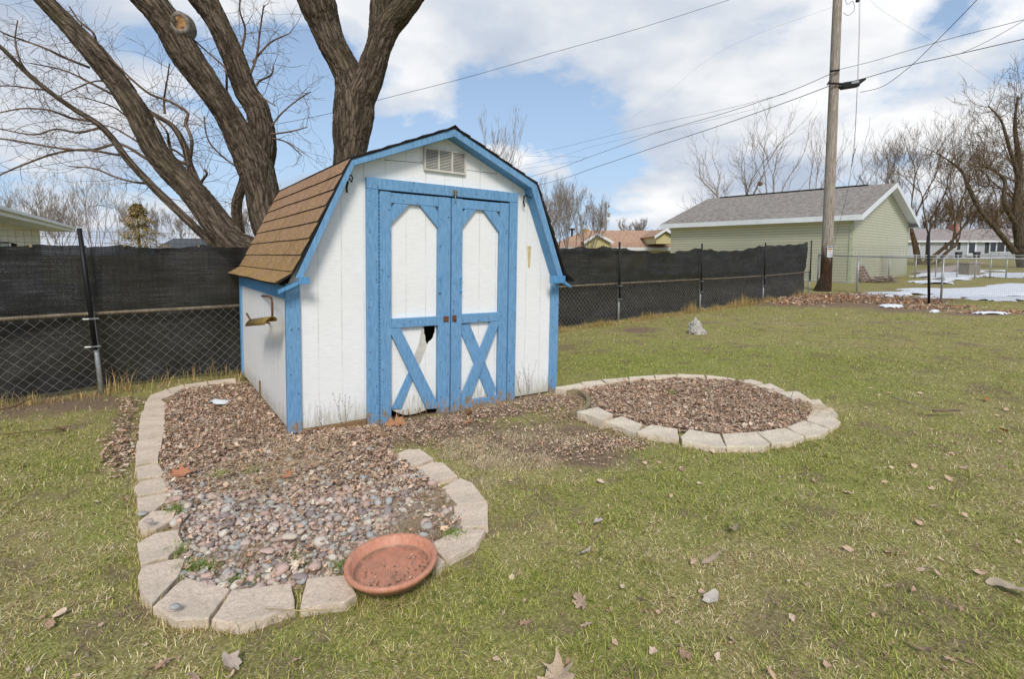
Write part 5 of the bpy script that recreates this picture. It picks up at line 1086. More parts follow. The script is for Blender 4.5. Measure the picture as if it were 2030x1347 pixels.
for j_, (pl_, wd_) in enumerate((([(2036, 540, 40), (2022, 470, 39.8), (2016, 420, 39.7), (2022, 340, 39.6), (2012, 250, 39.6), (2018, 190, 39.5)], [28, 20, 17, 11, 6, 2]), ([(2012, 500, 39.6), (1975, 455, 39.2), (1943, 415, 39), (1922, 375, 39), (1907, 340, 39), (1880, 318, 38.8), (1850, 300, 38.6)], [11, 9, 8, 7, 5, 3, 1.5]), ([(2010, 440, 39.5), (1990, 400, 39), (1992, 360, 39), (1965, 335, 39), (1930, 330, 39)], [9, 8, 6, 4, 2]), ([(2020, 350, 39.5), (2000, 290, 39), (1985, 240, 39), (1960, 210, 39)], [8, 6, 4, 2]))):
    limb('limb', pl_, wd_, rt, M['bark'], 70+j_, 16, .12, .02, rt.location)
    tw_ = []; rn_ = np.random.default_rng(300+j_); P_ = smoothpath([tuple(D(*q)) for q in pl_], 6)
    for i_ in range(4, len(P_), 1):
        v_ = rn_.normal(0, 1, 3)*.7+(P_[i_]-P_[i_-1])/np.linalg.norm(P_[i_]-P_[i_-1])*.5; grow(tw_, P_[i_]-np.array(rt.location), v_, rn_.uniform(.8, 1.7), .03, 3, rn_, up=.06, spread=.6, nseg=5, kids=(1, 3), wig=.22, rmin=.008)
    V_, F_ = segtubes(np.array(tw_), 3); npmesh('twigs', V_, F_, M['twig_tan'], rt)['kind'] = 'stuff'
tree(980, 500, 26, 222, 110, 'bare tree whose top shows above the shed roof right of its peak', 110, mat='twig_grey', trunk_px=9, fork=.42, depth=5, kids=(1, 2), rmin=.004)
tree(1032, 500, 27, 262, 80, 'bare tree top just above the right roof slope of the shed', 111, trunk_px=6, fork=.5, depth=4, kids=(2, 2), rmin=.004)
for i, (px, tp, sp_, Y, l) in enumerate(((1098, 362, 60, 36, 'bushy bare tree next to the right shed eave'), (1132, 368, 70, 37, 'tallest of the bushy bare trees right of the shed'), (1165, 400, 60, 38, 'lower bushy bare tree right of the shed near the distant pole'), (1082, 395, 50, 34, 'bushy bare tree half hidden by the shed roof'))):
    tree(px, 500, Y, tp, sp_, l, 120+i, stems=3, mat='twig_grey', trunk_px=6, fork=.25, depth=5, kids=(2, 2), rmin=.006, up=.12)
for i, (px, tp, sp_, Y, l) in enumerate(((190, 338, 70, 24, 'narrow bare tree with upright stems above the left cloth'), (222, 350, 70, 25, 'forked bare tree right of the narrow one above the left cloth'), (40, 345, 120, 26, 'twiggy bare tree above the cream house roof'), (105, 380, 90, 34, 'low bare tree behind the cream house gutter'), (300, 400, 90, 45, 'distant bare tree behind the brown conifer'), (130, 410, 100, 48, 'faint distant bare tree between the cream house and the narrow tree'),
        (430, 405, 90, 40, 'distant twiggy tree behind the leaning trunk'), (560, 385, 90, 40, 'distant twiggy tree top beside the shed roof'), (365, 420, 90, 50, 'low distant tree between the leaning trunk and the conifer'), (-10, 395, 120, 40, 'distant bare tree at the far left edge'), (490, 415, 90, 46, 'distant bushy tree behind the slim stem left of the shed'))):
    tree(px, 500, Y, tp, sp_, l, 140+i, stems=2 if i < 3 else 3, mat='twig_grey', trunk_px=6 if i < 2 else 5, fork=.3, depth=4 if i < 2 else 5, kids=(2, 2), rmin=.004 if i < 3 else .008, up=.12)
for i, (px, tp, l) in enumerate(((1370, 425, 'low far tree left of the garage roof'), (1260, 438, 'low far tree line clump behind the orange roof'), (1960, 400, 'far tree behind the ranch house roof'), (2010, 380, 'tall far tree behind the right end of the ranch house'), (1850, 400, 'far tree behind the left end of the ranch house'), (1900, 390, 'far brown tree behind the ranch house chimney'))):
    tree(px, 510, 95 if px > 1500 else 80, tp, 110, l, 170+i, stems=4, mat='twig_tan' if px > 1500 else 'twig_grey', trunk_px=4, fork=.2, depth=5, kids=(2, 2), rmin=.02)
# conifer
cf = D(276, 480, 33); co = empty('conifer', (cf.x, 33, 0)); tag(co, 'brownish conifer showing above the left cloth', 'tree'); Hc = D(276, 404, 33).z
mb = MB(); mb.tube([(0, 0, -.2), (0, 0, Hc)], [.15, .02], 8); mb.build('trunk', M['twig_tan'], co)
n = 12000; r_ = np.random.default_rng(3); hz_ = 1-r_.random(n)**.55*1.0; hh_ = .4+(Hc-.4)*(1-(1-hz_)); hh_ = .5+(Hc-.5)*r_.random(n)**.8; th = r_.random(n)*6.28; tier = .75+.25*np.sin(hh_*9+np.sin(th*3)); rad_ = (1.02-(hh_/Hc))**.8*2.7*tier*r_.random(n)**.5+.04
c = np.stack([np.cos(th)*rad_, np.sin(th)*rad_, hh_-rad_*.10], 1); dr_ = np.stack([np.cos(th), np.sin(th), -.25+r_.normal(0, .3, n)], 1); sd_ = np.stack([-np.sin(th), np.cos(th), r_.normal(0, .3, n)], 1); l = r_.uniform(.06, .17, n)[:, None]
V = np.stack([c, c+dr_*l+sd_*l*.25, c+dr_*l*1.1-sd_*l*.2], 1).reshape(-1, 3); cl_ = np.where((r_.random(n) < .5)[:, None], [[.56, .40, .15]], [[.30, .25, .09]])*r_.uniform(.6, 1.3, n)[:, None]
npmesh('crown', V, np.arange(n*3).reshape(-1, 3), M['blade'], co, col=np.repeat(cl_, 3, 0))
# ================================================================ leaves, litter, stones
def leaf_shape(kind, r):
    """outline of a leaf in the unit square, returned as V,F with curl"""
    if kind == 'oak': ol = [(0, -.5), (.10, -.32), (.34, -.36), (.22, -.16), (.48, -.08), (.24, .04), (.44, .26), (.18, .24), (.12, .5), (0, .42), (-.12, .52), (-.16, .26), (-.44, .30), (-.22, .06), (-.46, -.04), (-.2, -.14), (-.36, -.34), (-.1, -.3)]
    elif kind == 'oval': ol = [(0, -.5), (.14, -.3), (.2, 0), (.14, .3), (0, .5), (-.14, .3), (-.2, 0), (-.14, -.3)]
    else: ol = [(0, -.5), (.2, -.38), (.42, -.1), (.3, .02), (.4, .3), (.16, .26), (.04, .5), (-.14, .24), (-.36, .36), (-.3, .05), (-.46, -.08), (-.2, -.36)]
    P = np.array(ol)*r.uniform([.45, .8], [1., 1.1])+r.normal(0, .05, (len(ol), 2)); inn = P*.5+r.normal(0, .04, (len(ol), 2)); V2 = np.vstack([[0, 0], inn, P]); n = len(P)
    c1, c2, ph = r.uniform(.2, 1.6), r.uniform(-.5, .9), r.uniform(0, 3.14); a_ = V2[:, 0]*math.cos(ph)+V2[:, 1]*math.sin(ph); b_ = -V2[:, 0]*math.sin(ph)+V2[:, 1]*math.cos(ph)
    z = c1*a_**2+c2*b_**2*.8+r.normal(0, .055, len(V2)); V = np.column_stack([V2, z]); j = np.arange(n); k = (j+1) % n
    F1 = np.column_stack([np.zeros(n, int), 1+j, 1+k]); F2 = np.column_stack([1+j, 1+n+j, 1+n+k]); F3 = np.column_stack([1+j, 1+n+k, 1+k]); return V, np.vstack([F1, F2, F3])
OUT = {'oak': [(0, -.5), (.07, -.34), (.24, -.33), (.17, -.16), (.40, -.10), (.42, -.02), (.22, .05), (.34, .20), (.30, .26), (.15, .24), (.08, .42), (0, .5), (-.09, .42), (-.15, .25), (-.32, .27), (-.35, .20), (-.2, .06), (-.42, .0), (-.38, -.09), (-.17, -.15), (-.25, -.32), (-.06, -.34)],
 'oval': [(0, -.5), (.10, -.36), (.19, -.12), (.2, .1), (.13, .32), (0, .5), (-.12, .33), (-.2, .1), (-.18, -.14), (-.1, -.36)],
 'm': [(0, -.5), (.18, -.40), (.30, -.20), (.42, -.02), (.30, .06), (.30, .24), (.16, .26), (.06, .46), (-.10, .30), (-.26, .34), (-.28, .08), (-.44, .0), (-.34, -.2), (-.16, -.36)]}
def leaf_fine(kind, r):
    ol = np.array(OUT[kind])+r.normal(0, .035, (len(OUT[kind]), 2)); n0 = len(ol); P = []
    for i in range(n0):
        a_, b_, c_, d_ = ol[i-1], ol[i], ol[(i+1) % n0], ol[(i+2) % n0]
        for t in (0, .5): P.append(.5*((2*b_)+(-a_+c_)*t+(2*a_-5*b_+4*c_-d_)*t*t+(-a_+3*b_-3*c_+d_)*t**3))
    P = np.array(P); n = len(P); P[:, 0] *= r.uniform(.55, .95); rg_ = [P*s_ for s_ in (.3, .6, .85, 1.)]; V2 = np.vstack([[0, 0]]+rg_); ph = r.uniform(-.5, .5); q = V2[:, 0]*math.cos(ph)+V2[:, 1]*math.sin(ph); p = -V2[:, 0]*math.sin(ph)+V2[:, 1]*math.cos(ph)
    sd_ = r.uniform(0, 99); cr = np.array([mnoise.noise(Vector((x*4, y*4, sd_)))*.16+mnoise.noise(Vector((x*10, y*10, sd_)))*.06 for x, y in V2])
    rad2 = np.hypot(V2[:, 0], V2[:, 1]); z = r.uniform(.5, 1.8)*q**2+r.uniform(-.4, .9)*p**2+cr*(.3+rad2*1.6)+.03*np.abs(V2[:, 0])
    V = np.column_stack([V2, z]); j = np.arange(n); k = (j+1) % n; Fx = [np.column_stack([np.zeros(n, int), 1+j, 1+k])]
    for m in range(3): o0, o1 = 1+m*n, 1+(m+1)*n; Fx += [np.column_stack([o0+j, o1+j, o1+k]), np.column_stack([o0+j, o1+k, o0+k])]
    return V, np.vstack(Fx)
def rots(n, r, tilt):
    az = r.random(n)*6.283; t = r.normal(0, tilt, n); q = r.random(n)*6.283; ax = np.stack([np.cos(q), np.sin(q), np.zeros(n)], 1); c, s = np.cos(t), np.sin(t)
    Rz = np.zeros((n, 3, 3)); Rz[:, 0, 0] = np.cos(az); Rz[:, 0, 1] = -np.sin(az); Rz[:, 1, 0] = np.sin(az); Rz[:, 1, 1] = np.cos(az); Rz[:, 2, 2] = 1
    K = np.zeros((n, 3, 3)); K[:, 0, 2] = ax[:, 1]; K[:, 1, 2] = -ax[:, 0]; K[:, 2, 0] = -ax[:, 1]; K[:, 2, 1] = ax[:, 0]
    I = np.eye(3)[None]; Rk = I+s[:, None, None]*K+(1-c)[:, None, None]*(K@K); return Rk@Rz
LC = np.array([1.68, 1.52, 1.38])*np.array([(.42, .32, .255), (.36, .27, .215), (.45, .355, .285), (.49, .405, .335), (.30, .215, .165), (.40, .28, .195), (.24, .175, .135), (.51, .435, .37)])
def litter(name, pos, size, r, label, tilt=.42, cols=LC, kinds=('m', 'oval', 'm', 'oak'), mat='leaf', kind='stuff', cat='leaves'):
    n = len(pos); Vs = []; Fs = []; Cs = []; b = 0; protos = [leaf_shape(kinds[i % len(kinds)], r) for i in range(10)]; which = r.integers(0, 10, n)
    for w_ in range(10):
        m = which == w_; k = m.sum()
        if not k: continue
        V0, F0 = protos[w_]; R = rots(k, r, tilt); V = np.einsum('nij,vj->nvi', R, V0)*size[m][:, None, None]+pos[m][:, None, :]
        V = V+r.normal(0, .0015, V.shape)
        Fn = F0[None]+(np.arange(k)*len(V0))[:, None, None]+b; c = np.minimum(cols[r.integers(0, len(cols), k)], .78)*r.uniform(.7, 1.25, k)[:, None]; Vs.append(V.reshape(-1, 3)); Fs.append(Fn.reshape(-1, 3)); Cs.append(np.repeat(c, len(V0), 0)); b += k*len(V0)
    o = npmesh(name, np.vstack(Vs), np.vstack(Fs), M[mat], col=np.vstack(Cs)); 
    if kind: tag(o, label, cat, kind=kind)
    return o
def scatter_poly(poly, n, r):
    x0 = min(p[0] for p in poly); x1 = max(p[0] for p in poly); y0 = min(p[1] for p in poly); y1 = max(p[1] for p in poly); P = np.column_stack([r.uniform(x0, x1, n*3), r.uniform(y0, y1, n*3)]); return P[inpoly(P[:, 0], P[:, 1], poly)][:n]
r_ = np.random.default_rng(42)
def pxof(P, z=0.02): return proj(P[:, 0], P[:, 1], z)
def shed_free(P, m=.0):
    d = np.column_stack([P[:, 0]-A0.x, P[:, 1]-A0.y]); u = d@np.array([math.cos(RT), math.sin(RT)]); v = d@np.array([-math.sin(RT), math.cos(RT)]); return ~((u > -m) & (u < 2.92+m) & (v > -m) & (v < DP+m))
# stone bed litter: dense at the back, sparse over the pebbles
P = scatter_poly(LBin, 27000, r_); P = P[shed_free(P)]; qx, qy = pxof(P); dens = np.clip((1020-qy)/110, .22, 1)*np.where(qy < 960, 1, .8); dens = np.maximum(dens, .25*((qx > 800) & (qy < 1000)))
P = P[r_.random(len(P)) < dens]; Z = lbz(P[:, 0], P[:, 1])+r_.uniform(.004, .04, len(P))
litter('leaf_litter', np.column_stack([P, Z]), r_.uniform(.012, .030, len(P))*np.where(r_.random(len(P)) < .22, 2.1, 1.), r_, 'brown crumpled leaf litter in the stone bed beside the shed')
P = scatter_poly(RBin, 19000, r_); litter('leaf_litter', np.column_stack([P, rbz(P[:, 0], P[:, 1])+r_.uniform(.004, .04, len(P))]), r_.uniform(.013, .034, len(P))*np.where(r_.random(len(P)) < .22, 2., 1.), r_, 'brown crumpled leaf litter filling the round bed')
def pxscatter(spots, n, r, z=.01):
    o = []
    while len(o) < n:
        cx, cy, rx, ry, s = spots[r.integers(0, len(spots))]; x, y = r.normal(cx, rx*.6), r.normal(cy, ry*.6); p = GG(x, y); 
        if p.y < 40: o.append((p.x, p.y))
    return np.array(o)
P = pxscatter([(760, 862, 40, 12, 1), (800, 850, 50, 12, 1), (850, 842, 50, 14, 1), (900, 834, 50, 12, 1), (950, 824, 50, 12, 1), (1000, 814, 50, 12, 1), (1050, 802, 50, 14, 1), (1100, 795, 45, 18, 1), (1100, 815, 50, 22, 1), (1130, 800, 30, 20, 1), (1000, 860, 180, 45, .5), (1190, 875, 70, 22, 1), (1130, 890, 100, 25, 1), (1230, 880, 50, 14, 1), (860, 870, 100, 22, 1)], 5600, r_); P = P[shed_free(P, -.02)&~inpoly(P[:, 0], P[:, 1], RBin)]
litter('leaf_litter', np.column_stack([P, gh(P[:, 0], P[:, 1])+r_.uniform(.005, .025, len(P))]), r_.uniform(.012, .034, len(P)), r_, 'thin leaf litter on the bare ground in front of the shed doors')
P = pxscatter([(1700, 594, 110, 5, 1), (1640, 589, 70, 4, 1), (1790, 599, 70, 4, 1), (1860, 609, 60, 2.5, 1), (1970, 618, 60, 2, 1), (1680, 588, 70, 3, 1), (1580, 598, 50, 5, .6)], 6500, r_)
OC = np.array([(.74, .42, .24), (.66, .34, .17), (.74, .54, .38), (.46, .31, .20), (.80, .62, .46), (.26, .17, .12)])
litter('leaf_pile', np.column_stack([P, gh(P[:, 0], P[:, 1])+r_.uniform(.0, .085, len(P))*np.exp(-((pxof(P)[1]-592)/9)**2)+.01]), r_.uniform(.04, .11, len(P)), r_, 'drift of orange brown oak leaves at the foot of the utility pole', cols=OC, tilt=.7)
P = pxscatter([(245, 870, 25, 60, 1), (230, 900, 25, 40, 1), (255, 810, 20, 20, 1)], 420, r_); P = P[~inpoly(P[:, 0], P[:, 1], LBin)]
litter('leaf_litter', np.column_stack([P, gh(P[:, 0], P[:, 1])+r_.uniform(.01, .03, len(P))]), r_.uniform(.02, .055, len(P)), r_, 'dark leaves caught outside the left edging')
# single leaves on the lawn
protos = []
for i, kd in enumerate(('m', 'oak', 'oval', 'm', 'oak', 'm')):
    for j, ci in enumerate((3, 2, 7, 0, 4)):
        V0, F0 = leaf_fine(kd, r_); c = np.repeat(LC[[ci]]*np.array([.86, .84, .80]), len(V0), 0)
        me = npmesh('dead_leaf', V0*np.array([1, 1, .75]), F0, M['leaf'], col=c).data; bpy.data.objects.remove(C.objects[-1]); protos.append(me)
def one_leaf(px, py, size, label, me=None, grp=None, lift=.03, col=None, tilt=.35, kd=None):
    p = GG(px, py, lift); me = me or random.choice(protos)
    if kd:
        V0, F0 = leaf_fine(kd, r_); o = npmesh('dead_leaf', V0*np.array([1, 1, .8]), F0, M['leaf'], col=np.repeat(np.array([col]), len(V0), 0))
    else: o = link('dead_leaf', me)
    o.location = (p.x, p.y, float(gh(p.x, p.y))+lift); o.scale = (size,)*3; o.rotation_euler = (random.gauss(0, tilt), random.gauss(0, tilt), random.uniform(0, 6.28)); tag(o, label, 'leaf', grp); return o
one_leaf(2003, 1158, .17, 'large pale tan leaf at the right edge of the lawn', kd='oval', col=(.52, .42, .30)); one_leaf(1105, 1340, .20, 'large tan oak leaf at the bottom edge of the photo', kd='oak', col=(.56, .42, .29))
one_leaf(358, 937, .15, 'orange oak leaf on the left edging of the stone bed', kd='oak', col=(.50, .22, .12), lift=.07); one_leaf(1152, 1192, .10, 'pointed tan oak leaf standing in the front lawn', kd='oak', col=(.47, .34, .24))
one_leaf(1409, 1180, .095, 'pale grey curled leaf in the front lawn', kd='m', col=(.56, .50, .43)); one_leaf(1284, 1190, .13, 'tall curled beige leaf left of the pale grey one', kd='oval', col=(.50, .40, .31)); one_leaf(1832, 1276, .13, 'flat tan leaf low on the right of the lawn', kd='oval', col=(.42, .29, .18))
one_leaf(1452, 1044, .10, 'star shaped tan leaf in the mid lawn', kd='oak', col=(.50, .38, .27)); one_leaf(1412, 1102, .14, 'long curled tan leaf in the mid lawn', kd='oval', col=(.50, .38, .27)); one_leaf(1187, 1030, .07, 'small pale leaf left of centre in the lawn', kd='m', col=(.55, .48, .43)); one_leaf(1158, 1088, .09, 'pale rolled leaf in the centre lawn', kd='oval', col=(.52, .45, .40))
one_leaf(460, 1305, .09, 'beige curled leaf in the grass below the front edging', kd='m', col=(.50, .40, .33)); one_leaf(120, 850, .13, 'tan strip of leaf on the bare ground near the left fence', kd='oval', col=(.50, .34, .20)); one_leaf(1957, 788, .13, 'bright orange leaf on the right of the lawn', kd='oval', col=(.50, .17, .05)); one_leaf(1990, 850, .10, 'orange leaf at the far right of the lawn', kd='m', col=(.46, .2, .08))
one_leaf(1395, 612, .2, 'white paper scrap at the foot of the fence', kd='m', col=(.7, .7, .72)); one_leaf(1998, 756, .1, 'small rust coloured leaf high on the right lawn', kd='oval', col=(.42, .18, .07)); one_leaf(570, 942, .09, 'small orange brown leaf in the litter of the stone bed', kd='m', col=(.48, .20, .10), lift=.07)
for (x, y, s, l) in ((785, 832, .20, 'orange oak leaf under the rotted left door'), (845, 820, .16, 'brown oak leaf propped against the left door foot'), (930, 818, .16, 'tall orange leaf leaning on the right door foot'), (992, 800, .13, 'brown leaf below the right door'), (928, 832, .12, 'orange leaf in front of the right door')): one_leaf(x, y, s, l, kd='oak', col=(.44, .22, .11) if 'orange' in l else (.30, .18, .11), tilt=.6, lift=.04)
cnt = 0
while cnt < 250:
    if cnt < 110: x, y = random.uniform(0, 2030), random.uniform(900, 1347)
    else: x, y = random.uniform(1120, 2030), random.uniform(640, 960)
    p = GG(x, y); P1 = np.array([[p.x, p.y]])
    if inpoly(p.x, p.y, LBin) or inpoly(p.x, p.y, RBin) or 250 < x < 980 and 740 < y < 1260 or (1090 < x < 1690 and 735 < y < 890) or not shed_free(P1, .1)[0]: continue
    pi_ = random.randrange(len(protos)); cn = ('pale grey brown', 'tan', 'whitish', 'brown', 'dark reddish')[pi_ % 5]
    ar = ('left of the stone bed' if x < 270 else 'below the stone bed' if x < 700 else 'right of the saucer' if x < 1060 and y > 960 else 'in the front middle lawn' if x < 1500 and y > 1100 else 'in front of the round bed' if x < 1500 and y > 880 else 'in the front right lawn' if y > 1100 else 'right of the round bed' if y > 760 else 'in the far lawn')
    one_leaf(x, y, random.uniform(.02, .05) if random.random() < .88 else .065, 'small curled %s dead leaf %s' % (cn, ar), me=protos[pi_], grp='small dead leaves scattered over the lawn', lift=.018); cnt += 1
def wedge(n, y0, y1, r):
    u = r.random(n); y = np.sqrt(y0*y0+u*(y1*y1-y0*y0)); x = y*r.uniform(-1.08, 1.08, n); return np.column_stack([x, y])
P = wedge(9000, 1.4, 9, r_); P = P[(~inpoly(P[:, 0], P[:, 1], LBin)) & (~inpoly(P[:, 0], P[:, 1], RBin)) & shed_free(P, .02)]; P = P[r_.random(len(P)) < np.clip(fbm(P[:, 0]*2, P[:, 1]*2, 0, 3, 66)*2.6-.85, .05, 1)]
litter('leaf_crumbs', np.column_stack([P, gh(P[:, 0], P[:, 1])+r_.uniform(.006, .022, len(P))]), r_.uniform(.007, .022, len(P)), r_, 'tiny brown leaf crumbs sprinkled through the lawn grass', cols=LC*.62)
# pebbles
PC = np.array([(.50, .46, .42), (.60, .46, .39), (.43, .42, .40), (.62, .52, .42), (.54, .38, .32), (.48, .40, .35), (.70, .63, .54), (.60, .43, .36), (.32, .26, .245), (.48, .44, .37)])
PN = ['grey', 'pinkish tan', 'blue grey', 'buff', 'reddish', 'brown grey', 'cream', 'rose', 'dark', 'olive grey']
spt = []; tries = 0
poly = LBin
x0 = min(p[0] for p in poly); x1 = max(p[0] for p in poly); y0 = min(p[1] for p in poly)
def peb_prob(qx, qy):
    if qy > 1000: f = 1. if 345 < qx < 800 else .45
    elif qy > 930: f = .75 if qx > 330 else .3
    elif qy > 880 and qx > 520: f = .28
    else: f = .05
    if qx > 780 and qy > 960: f *= .5
    return f
cells = {}
while len(spt) < 2300 and tries < 160000:
    tries += 1; x, y = random.uniform(x0, x1), random.uniform(y0, y0+3.0)
    if not inpoly(x, y, poly): continue
    qx, qy = proj(x, y, .03)
    if random.random() > peb_prob(qx, qy): continue
    s = random.choice((.022, .026, .030, .035, .04, .052)) * random.uniform(.8, 1.15)
    if random.random() < .4: s *= .75
    key = (int(x/.08), int(y/.08)); ok = True
    for i in (-1, 0, 1):
        for j in (-1, 0, 1):
            for (a1, b1, s1) in cells.get((key[0]+i, key[1]+j), ()):
                if (a1-x)**2+(b1-y)**2 < ((s+s1)*.37)**2: ok = False
    if ok: cells.setdefault(key, []).append((x, y, s)); spt.append((x, y, s))
def stone_mesh(seed, sub=2):
    bm = bmesh.new(); bmesh.ops.create_icosphere(bm, subdivisions=sub, radius=.5); r = random.Random(seed); sx, sy, sz = 1, r.uniform(.62, .9), r.uniform(.42, .68)
    for v in bm.verts:
        n = mnoise.noise(v.co*2.2+Vector((seed*3.1, 0, 0)))*.42+mnoise.noise(v.co*4+Vector((seed, 9, 0)))*.12; v.co *= 1+n; v.co = Vector((v.co.x*sx, v.co.y*sy, v.co.z*sz))
    V = np.array([v.co[:] for v in bm.verts]); Fq = np.array([[v.index for v in f.verts] for f in bm.faces]); bm.free(); return V, Fq
SM = [stone_mesh(i) for i in range(9)]
big_ = sorted(spt, key=lambda q: -q[2]/math.hypot(q[0], q[1])); ind = big_[:294]; rest = big_[294:]
pm = {}
for (x, y, s) in ind:
    k = random.randrange(9); ci = random.randrange(len(PC)); key = (k, ci)
    if key not in pm:
        o = npmesh('river_stone', SM[k][0], SM[k][1], M['stonec'], col=np.repeat(PC[[ci]]*random.uniform(.9, 1.1), len(SM[k][0]), 0), sm=True); pm[key] = o.data; bpy.data.objects.remove(o)
    o = link('river_stone', pm[key], None, None, (x, y, float(lbz(x, y))+s*.30)); o.scale = (s*1.25,)*3; o.rotation_euler = (random.gauss(0, .2), random.gauss(0, .2), random.uniform(0, 6.28))
    qx, qy = proj(x, y, .03); tag(o, 'smooth %s river stone %s' % (PN[ci], 'behind the terracotta saucer' if qx > 660 and qy > 1000 else 'near the front edging of the bed' if qy > 1060 else 'in the front left of the bed' if qx < 500 and qy > 990 else 'in the middle of the bed' if qy > 990 else 'near the open right end of the bed' if qx > 680 else 'in the leaf litter near the shed'), 'stone', 'river stones in the bed beside the shed')
Vs, Fs_, Cs = [], [], []; b = 0
for (x, y, s) in rest:
    k = random.randrange(9); V0, F0 = SM[k]; an = random.uniform(0, 6.28); ca, sa = math.cos(an), math.sin(an); V = V0*s*1.25; V = np.column_stack([V[:, 0]*ca-V[:, 1]*sa, V[:, 0]*sa+V[:, 1]*ca, V[:, 2]])+np.array([x, y, float(lbz(x, y))+s*.25]); Vs.append(V); Fs_.append(F0+b); Cs.append(np.repeat(PC[[random.randrange(len(PC))]], len(V0), 0)); b += len(V0)
tag(npmesh('small_river_stones', np.vstack(Vs), np.vstack(Fs_), M['stonec'], col=np.vstack(Cs), sm=True), 'smaller river stones filling the gaps of the bed', 'stones', kind='stuff')
def stone(px, py, s, ci, label, zoff=.0, sc_=(1.25, 1.1, .7), rz=0.):
    p = G(px, py, zoff); o = npmesh('river_stone', SM[ci % 9][0], SM[ci % 9][1], M['stonec'], col=np.repeat(PC[[ci]], len(SM[0][0]), 0), sm=True); o.location = (p.x, p.y, zoff+s*.25); o.scale = (s*sc_[0], s*sc_[1], s*sc_[2]); o.rotation_euler = (0, 0, rz); tag(o, label, 'stone'); return o
stone(346, 1207, .034, 2, 'small flat grey stone lying alone on the front left edging block', .058); stone(294, 1037, .042, 5, 'brown stone resting on the left edging', .055); stone(282, 1022, .040, 2, 'flat grey stone at the outside of the left edging', .03); stone(530, 1098, .06, 7, 'broad salmon pink stone near the front of the bed', .04); stone(575, 1070, .07, 3, 'large grey and white stone in the middle of the bed', .045); stone(595, 1150, .055, 8, 'dark purple stone in the gap of the front edging', .02)
# straw stalks on the bed
sg = []; r2 = random.Random(4)
for k in range(420):
    if 120 < k <= 220: continue
    px, py = r2.gauss(560, 95), r2.gauss(925, 32)
    if k > 260: px, py = r2.uniform(330, 700), r2.uniform(790, 960)
    if k > 330: px, py = r2.uniform(1200, 1600), r2.uniform(765, 845)
    if k > 380: px, py = r2.gauss(1620, 30), r2.gauss(815, 8)
    p = G(px, py, .05); an = r2.uniform(-.5, 1.0) if r2.random() < .7 else r2.uniform(0, 3.14); l = r2.uniform(.05, .22); z = .05+r2.uniform(0, .03); bend = r2.gauss(0, .03)
    q0 = Vector((p.x-math.cos(an)*l, p.y-math.sin(an)*l, z+r2.gauss(0, .012))); q1 = Vector((p.x, p.y, z+.015+bend)); q2 = Vector((p.x+math.cos(an)*l, p.y+math.sin(an)*l*.9, z+r2.uniform(-.01, .05))); w_ = r2.uniform(.0006, .0015)
    sg += [(*q0, *q1, w_, w_), (*q1, *q2, w_, w_*.6)]
V, Fq = segtubes(sg, 4); M['straw'] = simple('straw', (.56, .44, .26), (.36, .26, .14), 12, .7, bump=0); tag(npmesh('straw_stalks', V, Fq, M['straw']), 'dry straw stalks strewn over the beds', 'straw', kind='stuff')
# fallen twig across the edging, sticks in the lawn
def stick(pl, r, label, mat='twig', name='stick', zs=.02):
    P = [GG(x, y, zs) if len((x, y)) else None for x, y in pl]; mb = MB(); mb.tube(P, [r*(1-.4*i/len(P)) for i in range(len(P))], 6); o = mb.build(name, M[mat], sm=True); tag(o, label, 'stick')
stick([(1765, 786), (1788, 794), (1815, 803), (1842, 813)], .006, 'long thin grey stick lying in the right lawn', 'twig_grey', zs=.05); stick([(1850, 815), (1876, 815), (1904, 814)], .013, 'short thick dark stick beside the thin stick in the lawn', 'twig', zs=.05)
stick([(375, 1022), (358, 1042), (355, 1060), (362, 1072)], .006, 'curved bare twig on the inner edge of the left edging', 'twig', zs=.06); stick([(8, 862), (60, 856), (130, 850)], .006, 'thin green twig on the ground at the left', 'twig_tan', zs=.03); stick([(0, 812), (30, 806), (62, 790)], .008, 'bleached stalk at the foot of the left fence', 'twig_tan', zs=.05); stick([(525, 1208), (600, 1212), (680, 1208)], .003, 'thin straw stem across the front edging', 'straw', zs=.065)
# upright stem in round bed, weeds by the shed
def weed(px, py, hpx, n, label, mat='twig', z=.03, r=.0018, lean=0., leafy=False, depth=1):
    p = G(px, py, z); g = D(px, py-hpx, p.y).z-p.z; sg = []; rn = np.random.default_rng(int(px)); 
    for k in range(n): grow(sg, (rn.normal(0, .01), rn.normal(0, .01), 0), (rn.normal(0, .18)+lean, rn.normal(0, .1), 1), g*rn.uniform(.6, 1)*.62, r, depth, rn, up=.1, spread=.35, nseg=5, kids=(1, 2), wig=.07, taper=.6, rmin=r*.5)
    if leafy:
        for s in list(sg[::2]): grow(sg, s[3:6], rn.normal(0, 1, 3), .012, r*1.3, 0, rn, nseg=2, rmin=r)
    V, Fq = segtubes(sg, 4); o = npmesh('weed', V, Fq, M[mat]); o.location = p; tag(o, label, 'weed')
weed(1566, 793, 110, 1, 'single thin upright stem at the back right of the round bed', depth=0, r=.0028); weed(640, 855, 62, 2, 'reddish dry weed against the white wall near the left corner board', leafy=True, lean=-.1); weed(685, 848, 85, 3, 'tall reddish seed weed against the white wall left of the doors', leafy=True); weed(1032, 782, 62, 2, 'dry weed left of the pair at the right shed wall', leafy=True); weed(1047, 782, 72, 3, 'dry seed weed at the right shed wall near the doors', leafy=True); weed(1425, 835, 100, 2, 'thin branching stem in the middle of the round bed', depth=1)
weed(505, 888, 90, 3, 'thin dry weed in the litter left of the shed corner', leafy=True); weed(470, 858, 60, 2, 'small dry weed in the back of the stone bed', leafy=True); weed(560, 905, 70, 3, 'straw coloured clump in front of the shed corner', 'straw', lean=.5, r=.0022); weed(640, 900, 75, 2, 'long bent straw stalk in front of the base board', 'straw', lean=.9, r=.0025)
